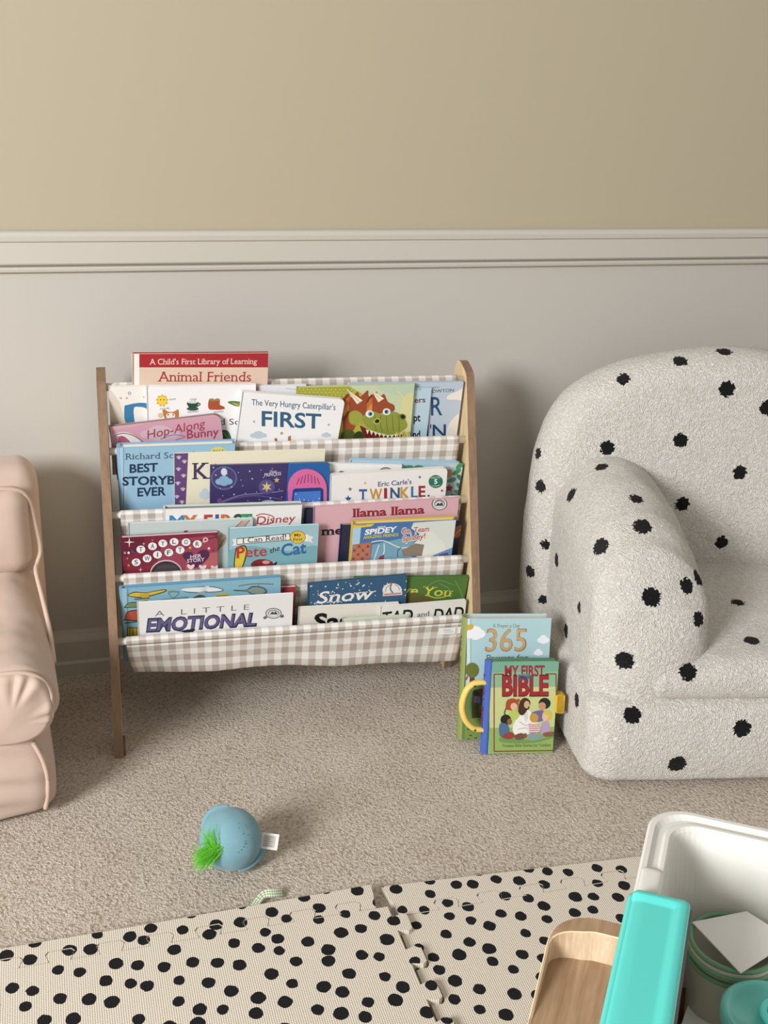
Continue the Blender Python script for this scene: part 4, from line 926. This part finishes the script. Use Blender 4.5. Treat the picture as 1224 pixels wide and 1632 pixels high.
tube(bm, catmull(pp, 6), 0.0036, 8); obj('piping', bm, PIPE, bk, True)
bm = bmesh.new()
pp = [(-0.026,-0.004,0.130),(-0.016,-0.008,0.105),(-0.010,-0.009,0.075),(-0.011,-0.007,0.04),(-0.016,-0.002,0.012)]
tube(bm, catmull(pp, 6), 0.0036, 8); obj('skirt_piping', bm, PIPE, SO, True)
bm = rbox((-W_+0.115,0.0,0.14),(-0.115,0.28,0.21),(0.03,0.03,0.03),0.01)
obj('seat_cushion', bm, PINK, SO, True)

# ------------------------------------------------------------------ foam mat
FOAM = mat_tile_material()
def teeth(n, period, depth, start, sign=1, gap=0.0):
    """dovetail run along a unit line: list of (along, out)"""
    out = []
    for i in range(n):
        c = start+period*(i+0.5); a, hd_ = period*0.20-gap, period*0.27-gap
        out += [(c-a,0),(c-hd_,depth*0.72),(c-hd_+0.004,depth),(c+hd_-0.004,depth),(c+hd_,depth*0.72),(c+a,0)]
    return out
def mat_piece(name, pts, z0, z1, label, tilt=0, piv=0, lab_group='foam play mat pieces'):
    bm = bmesh.new(); prism(bm, pts, lambda a, b, d: V((a, b, d)), 0, z1-z0)
    o = obj(name, bm, FOAM); o.location = (0,0,z0)
    if tilt:
        me = o.data
        for v in me.vertices: v.co.z += max(0, (v.co.x-piv))*tilt
    return tag(o, label, 'play mat', lab_group)
YB = -0.772; PER = 0.062
# left tile: teeth on the back edge (towards the strip) and on the right edge
pts = [(-0.55,-1.35),(0.388,-1.35)]
pts += [(0.388+o_, a) for a, o_ in teeth(9, PER, 0.020, -1.333)]
pts += [(0.388,YB)]
pts += [(a, YB+o_) for a, o_ in [(q[0], q[1]) for q in teeth(14, PER, 0.019, -0.50)][::-1]]
pts += [(-0.55,YB)]
mat_piece('foam_mat_tile', pts, 0.0015, 0.0115, 'larger dotted foam mat tile left of the open seam', 0.006, -0.55)
pts = [(-0.55,YB+0.0012)]
pts += [(a, YB+0.0012+o_) for a, o_ in teeth(14, PER, 0.0194, -0.50, 1, -0.0013)]
pts += [(0.372,YB+0.0012),(0.378,-0.724),(0.1,-0.730),(-0.55,-0.738)]
mat_piece('foam_edge_strip', pts, 0.0015, 0.0115, 'dotted foam edging strip along the back of the left tile', 0.006, -0.55)
pts = [(0.3895+0.004,-1.35)]
pts += [(1.15,-1.35),(1.15,-0.786)]
pts += [(a, -0.786+(-0.0)+o_) for a, o_ in teeth(11, PER, 0.019, 0.44)[::-1]]
pts += [(0.3935,-0.786)]
pts += [(0.3935+o_*0.9, a) for a, o_ in teeth(8, PER, 0.021, -1.333+PER*0.0)[::-1]]
mat_piece('foam_mat_tile', pts, 0.0005, 0.0095, 'dotted foam mat tile right of the open seam, under the wooden table')
pts = [(0.402,-0.7846)]
pts += [(a, -0.7846+o_) for a, o_ in teeth(11, PER, 0.0194, 0.44, 1, -0.0013)]
pts += [(1.15,-0.7846),(1.15,-0.764),(0.773,-0.744),(0.394,-0.722)]
mat_piece('foam_edge_strip', pts, 0.0005, 0.0095, 'dotted foam edging strip along the back of the right tile')

# ------------------------------------------------------------------ ball with feather tuft
BR = 0.0435; BALLC = atz(368,1337,0.0438)
BL = thing('toy_ball', 'small blue fabric ball with a bright green tuft lying on the carpet', 'toy', (BALLC.x, BALLC.y, 0))
CLOTH = mat('blue_felt', '#7fa6b1', 0.9, 0.1, bump=(500,0.3,0.0008), vary=(40,'#759da9',0.2), sheen=0.2)
bm = bmesh.new(); bmesh.ops.create_uvsphere(bm, u_segments=48, v_segments=32, radius=BR)
for v in bm.verts:
    v.co.z *= 1.01; v.co += v.co.normalized()*noise.noise(v.co*30)*0.0012
    v.co.z += BALLC.z
    if v.co.z < 0.0008: v.co.z = 0.0008
body = obj('body', bm, CLOTH, BL, True)
# seam flaps like small ears, standing off the ball along two arcs
toC = (EYE-BALLC).normalized(); rgt = toC.cross(V((0,0,1))).normalized()*-1; upv = rgt.cross(toC)*-1
if upv.z < 0: upv = -upv
def ball_dir(ang, f): return (rgt*math.cos(R(ang)) + upv*math.sin(R(ang)))*math.cos(R(f)) + toC*math.sin(R(f))
for a0, a1, f0, f1, hgt in ((92,160,6,2,0.007),(-78,-18,8,-4,0.009)):
    bm = bmesh.new(); rows = []
    for i in range(17):
        t = i/16; d = ball_dir(a0+(a1-a0)*t, f0+(f1-f0)*t).normalized(); hh = hgt*math.sin(math.pi*min(1, 0.12+t*0.88)) if a0 > 0 else hgt*(0.25+0.9*t)
        c0 = V((0,0,BALLC.z))+d*(BR-0.002); out = (d-toC*0.30).normalized()
        q = [c0, c0+out*(0.003+hh*0.6)+toC*0.0012, c0+out*(0.003+hh), c0+out*(0.003+hh*0.6)-toC*0.0022, c0-toC*0.003]
        rows.append([bm.verts.new(x_) for x_ in q])
    for A, B_ in zip(rows, rows[1:]):
        for k in range(5): bm.faces.new((A[k], A[(k+1)%5], B_[(k+1)%5], B_[k]))
    bm.faces.new(rows[0]); bm.faces.new(rows[-1][::-1]); bmesh.ops.recalc_face_normals(bm, faces=bm.faces[:])
    obj('seam_flap', bm, CLOTH, BL, True)
# stitched pucker line
bm = bmesh.new(); dots = [(0.55,0.62,1),(0.5,0.5,0)]
for i in range(13):
    d = ball_dir(62-i*10.5, 58+ (8*math.sin(i*1.9))).normalized() if i < 9 else ball_dir(-20-(i-9)*14, 62).normalized()
    bmesh.ops.create_uvsphere(bm, u_segments=6, v_segments=4, radius=0.0007, matrix=Matrix.Translation(V((0,0,BALLC.z))+d*(BR+0.0003)))
obj('stitching', bm, mat('dark_blue_thread', '#4f8296', 0.9), BL)
# green tuft: fine curved strands
bm = bmesh.new(); rr = random.Random(11)
rootd = ball_dir(203, 52).normalized(); root = V((0,0,BALLC.z))+rootd*(BR-0.001)
for i in range(420):
    fan = rr.uniform(-1,1)
    tip = (rgt*-0.80 + upv*(-0.45+fan*0.55) + toC*rr.uniform(0.0,0.75)).normalized()
    if fan > 0.55: tip = (rgt*-0.25+upv*1.0+toC*0.25).normalized()
    L_ = rr.uniform(0.016,0.032); st = root+V((rr.uniform(-1,1),rr.uniform(-1,1),rr.uniform(-1,1)))*0.009+ (upv*-0.003+rgt*0.006)*rr.random()
    ps = []
    for j in range(5):
        t = j/4; q = st + rootd*0.004*t + tip*L_*t + V((0,0,-0.002))*t*t + V((rr.uniform(-1,1),rr.uniform(-1,1),rr.uniform(-1,1)))*0.0012*t
        q.z = max(q.z, 0.0015); ps.append(q)
    sd = tip.cross(toC).normalized()
    L2 = [bm.verts.new(q+sd*0.00042*(1-0.7*j/4)) for j, q in enumerate(ps)]; R2 = [bm.verts.new(q-sd*0.00042*(1-0.7*j/4)) for j, q in enumerate(ps)]
    for j in range(4): bm.faces.new((L2[j], L2[j+1], R2[j+1], R2[j]))
tf = obj('green_tuft', bm, mat('bright_green_fluff', '#6cc83c', 0.8, 0.1), BL); tf['kind'] = 'stuff'
# care label
bm = bmesh.new(); c0 = V((0,0,BALLC.z))+rgt*0.043-upv*0.004-toC*0.004
ex = (rgt*1.0-upv*0.18).normalized(); ey = (upv-ex*upv.dot(ex)).normalized()
def quadslab(o0, x0, x1, y0, y1, z0, z1, mi):
    q = [o0+ex*a+ey*b_+toC*z_ for z_ in (z0,z1) for a, b_ in ((x0,y0),(x1,y0),(x1,y1),(x0,y1))]
    vv_ = [bm.verts.new(p_) for p_ in q]
    for f in ((0,1,2,3),(4,5,6,7),(0,1,5,4),(1,2,6,5),(2,3,7,6),(3,0,4,7)): bm.faces.new([vv_[i] for i in f]).material_index = mi
quadslab(c0, 0,0.0235,-0.011,0.011,0,0.0006,0); quadslab(c0,0.002,0.019,-0.008,0.008,0.0006,0.0008,1)
for i in range(5): quadslab(c0,0.004,0.016-(i%2)*0.004,0.0055-i*0.003,0.0062-i*0.003,0.0008,0.0010,2)
bmesh.ops.recalc_face_normals(bm, faces=bm.faces[:])
obj('fabric_label', bm, [mat('white_tag_cloth', '#e9e7e2', 0.8), mat('grey_tag_panel', '#c9c4bf', 0.8), mat('tag_print', '#8a8784', 0.8)], BL)

# ------------------------------------------------------------------ gingham ribbon
RIB = gingham('green_gingham_ribbon', '#e9eddc', '#7d9668', 0.0032)
path = [atz(403,1459,0.002),atz(410,1448,0.004),atz(417,1437,0.007),atz(422,1431,0.009),atz(432,1430.5,0.009),atz(442,1430,0.007),atz(451,1429.5,0.003)]
path = [(p.x,p.y,p.z) for p in catmull(path, 5)]
bm = bmesh.new(); uvl = bm.loops.layers.uv.new('UVMap'); rows = []; s_ = 0
for i, p in enumerate(path):
    p = V(p); 
    if i: s_ += (p-V(path[i-1])).length
    wd = V((-0.009,0.004,0.003)) if i < 13 else V((0.0005,0.0105,0.006))
    if 10 <= i < 18:
        t = (i-10)/8; wd = V((-0.009,0.004,0.003)).lerp(V((0.0005,0.0105,0.006)), t)
    rows.append((bm.verts.new(p), bm.verts.new(p+wd), s_))
for A, B_ in zip(rows, rows[1:]):
    f = bm.faces.new((A[0],B_[0],B_[1],A[1]))
    for lp, uv in zip(f.loops, ((A[2],0),(B_[2],0),(B_[2],0.0105),(A[2],0.0105))): lp[uvl].uv = uv
o = obj('ribbon', bm, RIB); md = o.modifiers.new('thickness','SOLIDIFY'); md.thickness = 0.0006; md.offset = 0
tag(o, 'short green gingham ribbon poking out from under the foam mat', 'ribbon')

# ------------------------------------------------------------------ wooden table and storage bin (near right)
TROT = R(-34); TC = atz(886,1447,0.30)
TB = thing('low_table', 'oak topped low table with a raised curved lip, under the white bin', 'table', (TC.x, TC.y, 0.012), TROT)
OAK = wood_material('oak_veneer_top', '#957659', '#b89a7b', (1.0,0.10,1.0), 45, 0.45)
OAKL = wood_material('light_oak_lip', '#c6ab8b', '#dcc7aa', (1.0,1.0,0.15), 70, 0.45)
OAKE = mat('pale_wood_edge', '#e6cfae', 0.5)
z0 = -0.012
def rrect(x0, x1, y0, y1, r, n=10):
    pts = []
    for cx, cy, a0 in ((x1-r,y1-r,0),(x0+r,y1-r,90),(x0+r,y0+r,180),(x1-r,y0+r,270)):
        pts += [(cx+r*math.cos(R(a0+90*i/n)), cy+r*math.sin(R(a0+90*i/n))) for i in range(n+1)]
    return pts
TW, TD = 0.52, 0.42
bm = bmesh.new(); prism(bm, rrect(0,TW,-TD,0,0.045), lambda a, b_, d: V((a,b_,d)), 0.252+z0, 0.270+z0, 0, 1); obj('table_top', bm, [OAK, OAKE], TB)
# lip: rises along the back edge, wraps the two back corners and dies out along the sides
outer = [(0.0,-0.30),(0.0,-0.20),(0.0,-0.12)]+[(0.045+0.045*math.cos(R(a)), -0.045+0.045*math.sin(R(a))) for a in range(180,89,-9)]
outer = outer + [(TW-x_, y_) for x_, y_ in outer[::-1]]
bm = bmesh.new(); rows = []
for i, (x_, y_) in enumerate(outer):
    a_, c_ = V(outer[max(0,i-1)]), V(outer[min(len(outer)-1,i+1)])
    t = (c_-a_).normalized(); nn = V((t.y,-t.x))
    k = max(0.0, min(1.0, (y_+0.045)/0.042)); k = k*k*(3-2*k)
    kh = max(0.0, min(1.0, (y_+0.135)/0.12)); kh = kh*kh*(3-2*kh)
    th_ = 0.0028+0.0185*k; hh = 0.0005+0.0295*kh
    zt = 0.270+z0; o_, i_, s2 = V((x_,y_)), V((x_,y_))+nn*th_, V((x_,y_))+nn*(th_+0.004*k+0.0005)
    rows.append([bm.verts.new((o_.x,o_.y,zt)), bm.verts.new((o_.x,o_.y,zt+hh-0.001)), bm.verts.new(((o_+nn*0.001).x,(o_+nn*0.001).y,zt+hh)), bm.verts.new(((i_-nn*0.001).x,(i_-nn*0.001).y,zt+hh)), bm.verts.new((i_.x,i_.y,zt+hh-0.001)), bm.verts.new((s2.x,s2.y,zt))])
for A, B_ in zip(rows, rows[1:]):
    for k in range(6):
        f = bm.faces.new((A[k],A[(k+1)%6],B_[(k+1)%6],B_[k])); f.material_index = (1,2,0,2,1,0)[k]
bm.faces.new(rows[0]); bm.faces.new(rows[-1][::-1]); bmesh.ops.recalc_face_normals(bm, faces=bm.faces[:])
obj('raised_lip', bm, [OAK, OAKL, OAKE], TB)
for x_ in (0.06, TW-0.10):
    for y_ in (-0.09, -TD+0.05):
        bm = bmesh.new(); tube(bm, [(x_+0.02,y_,0.252+z0),(x_+0.02,y_,0)], lambda t: 0.017-0.005*t, 14); obj('leg', bm, OAKL, TB, True)

RIMZ = 0.46
TLb = atz(1040,1280,RIMZ)
BN = thing('storage_bin', 'open white plastic storage bin with a turquoise clip on the oak table', 'bin', (TLb.x, TLb.y, 0.272), R(-34.5))
BH = RIMZ-0.272; BW, BD = 0.32, 0.44
WHITE = mat('milky_white_plastic', '#e3e1da', 0.35, 0.45)
WHITE.node_tree.nodes['Principled BSDF'].inputs['Subsurface Weight'].default_value = 0.15
WHITE.node_tree.nodes['Principled BSDF'].inputs['Subsurface Radius'].default_value = (0.01,0.01,0.01)
def loop(bm, inset, r, z):
    return [bm.verts.new((x_, y_, z)) for x_, y_ in rrect(inset, BW-inset, -BD+inset, -inset, r, 8)]
bm = bmesh.new()
prof = [(0.034,0.028,0.0),(0.032,0.03,0.004),(0.018,0.032,BH-0.012),(0.004,0.032,BH-0.012),(0.0,0.032,BH-0.010),(0.0,0.032,BH-0.002),(0.002,0.032,BH),(0.006,0.030,BH),(0.008,0.029,BH-0.002),(0.010,0.028,BH-0.0035),(0.014,0.027,BH-0.0035),(0.0165,0.026,BH-0.001),(0.0195,0.025,BH-0.001),(0.021,0.025,BH-0.005),(0.036,0.026,0.006),(0.042,0.022,0.003)]
rings = [loop(bm, *p) for p in prof]
for A, B_ in zip(rings, rings[1:]):
    n_ = len(A)
    for k in range(n_): bm.faces.new((A[k], A[(k+1)%n_], B_[(k+1)%n_], B_[k]))
bm.faces.new(rings[0][::-1]); bm.faces.new(rings[-1]); bmesh.ops.recalc_face_normals(bm, faces=bm.faces[:])
obj('bin_body', bm, WHITE, BN, False)
bm = rbox((0.0015,-0.150,BH-0.006),(0.0205,-0.092,BH+0.0012),(0.005,0.006,0.003),0.003); obj('rim_lug', bm, WHITE, BN, True)
# upright rib inside the left wall
bm = bmesh.new(); q = [(0.0225,BH-0.03),(0.0365,0.008)]
prism(bm, [(-0.118,0),(-0.116,0.0018),(-0.112,0.0018),(-0.110,0)], lambda a, b_, d: V((0.0235+0.0135*d+b_, a, BH-0.028-(BH-0.038)*d)), 0, 1); obj('rib', bm, WHITE, BN)
# turquoise clip: arm hooked over the left rim with a raised border
TQ = mat('turquoise_plastic', '#5fd9d0', 0.3, 0.5)
y1c, y0c = -0.136, -0.40
bm = rbox((0.000,y0c,BH+0.002),(0.045,y1c,BH+0.009),(0.006,0.008,0.0034),0.003)
for v in bm.verts:
    if v.co.z > BH+0.0055:
        if v.co.x > 0.036 or v.co.y > y1c-0.010: v.co.z += 0.0028
        elif v.co.x < 0.008: v.co.z -= 0.0006
cl = obj('clip', bm, TQ, BN, True)
bm = rbox((-0.0035,y0c,BH-0.05),(0.004,y1c,BH+0.0065),(0.003,0.006,0.004),0.005); obj('clip_hook', bm, TQ, cl, True)
bm = bmesh.new(); box(bm, 0.036, 0.0470, y0c+0.002, y1c-0.003, BH-0.0015, BH+0.004); obj('clip_shadow_line', bm, mat('clip_shadow_grey', '#8b7f80', 0.6), cl)  # added grey strip: shade under the clip's inner edge, put in as colour

# things inside the bin
def put(x, y, z): return atz(x, y, z)
GR = 'odds and ends inside the storage bin'
c0 = put(1168,1504,0.385)
t_ = thing('bowl', 'clear round bowl with green rims stacked under the white card in the bin', 'bowl', (c0.x,c0.y,0.2755), 0)
bm = bmesh.new(); lathe(bm, [(0.0,0.0),(0.026,0.0),(0.029,0.003),(0.0345,0.098),(0.037,0.102),(0.037,0.109),(0.034,0.109),(0.031,0.098),(0.0,0.096)], (0,0,0)); obj('bowl_body', bm, mat('clear_frosted_plastic', '#bdb8a8', 0.3, 0.5), t_, True)
for zz, rr_ in ((0.095,0.0355),(0.104,0.0370),(0.111,0.0350)):
    bm = bmesh.new(); tube(bm, [V((rr_*math.cos(R(a)), rr_*math.sin(R(a)), zz)) for a in range(0,360,8)], 0.0022, 8, True); obj('green_rim', bm, mat('green_rim_plastic', '#6f9a76', 0.4), t_, True)
zc = 0.3895
bm = bmesh.new(); q = [put(x, y, zc+dz) for x, y, dz in ((1103,1471,0.0),(1190,1454,0.004),(1262,1500,0.006),(1180,1552,0.002))]
A = [bm.verts.new(p) for p in q]; B_ = [bm.verts.new(p+V((0,0,0.0012))) for p in q]
bm.faces.new(A); bm.faces.new(B_[::-1])
for i in range(4): bm.faces.new((A[i],B_[i],B_[(i+1)%4],A[(i+1)%4]))
bmesh.ops.recalc_face_normals(bm, faces=bm.faces[:])
tag(obj('card', bm, mat('white_card', '#e9e7e3', 0.7)), 'blank white card lying on the green-rimmed bowl in the bin', 'card', GR)
c0 = put(1228,1610,0.39)
t_ = thing('jar', 'round turquoise-lidded tub with a ring handle in the bin', 'jar', (c0.x,c0.y,0.2755), 0)
bm = bmesh.new(); lathe(bm, [(0,0),(0.030,0),(0.032,0.004),(0.0345,0.100),(0,0.100)], (0,0,0)); obj('tub', bm, mat('pale_clear_tub', '#a9cfcb', 0.25, 0.5), t_, True)
bm = bmesh.new(); lathe(bm, [(0,0.1005),(0.036,0.1005),(0.0375,0.102),(0.0375,0.110),(0.035,0.112),(0.0315,0.111),(0.029,0.1065),(0.0,0.1065)], (0,0,0)); ld_ = obj('lid', bm, mat('sea_green_lid', '#69c4ba', 0.35, 0.5), t_, True)
bm = bmesh.new(); tube(bm, [V((0.009+0.0155*math.cos(R(a)), -0.005+0.0155*math.sin(R(a)), 0.112)) for a in range(0,360,10)], 0.0032, 10, True); obj('ring_handle', bm, TQ, ld_, True)
bm = bmesh.new(); q = [put(x, y, 0.320+dz) for x, y, dz in ((1096,1604,0),(1160,1614,0.003),(1185,1665,0.004),(1070,1680,0.0))]
A = [bm.verts.new(p) for p in q]; B_ = [bm.verts.new(p+V((0,0,0.0012))) for p in q]
bm.faces.new(A); bm.faces.new(B_[::-1])
for i in range(4): bm.faces.new((A[i],B_[i],B_[(i+1)%4],A[(i+1)%4]))
bmesh.ops.recalc_face_normals(bm, faces=bm.faces[:])
tag(obj('card', bm, mat('white_card', '#e9e7e3', 0.7)), 'white card at the very bottom of the photo inside the bin', 'card', GR)
for (x, y, c, r_, nm, lb) in ((1082,1600,'#7a4a38',0.013,'brown','reddish brown wooden toy block by the left wall inside the bin'),(1118,1597,'#4a4a30',0.010,'olive','dark olive toy block between the card and the bowl'),(1145,1605,'#5f4038',0.010,'maroon','dark maroon toy block beside the turquoise-lidded tub')):
    c0 = put(x, y, 0.29); bm = rbox((c0.x-r_,c0.y-r_,0.2785),(c0.x+r_,c0.y+r_,0.2785+1.5*r_),0.003,0.003)
    tag(obj('toy_block', bm, mat(nm+'_block_paint', c, 0.5), None, True), lb, 'toy', GR)
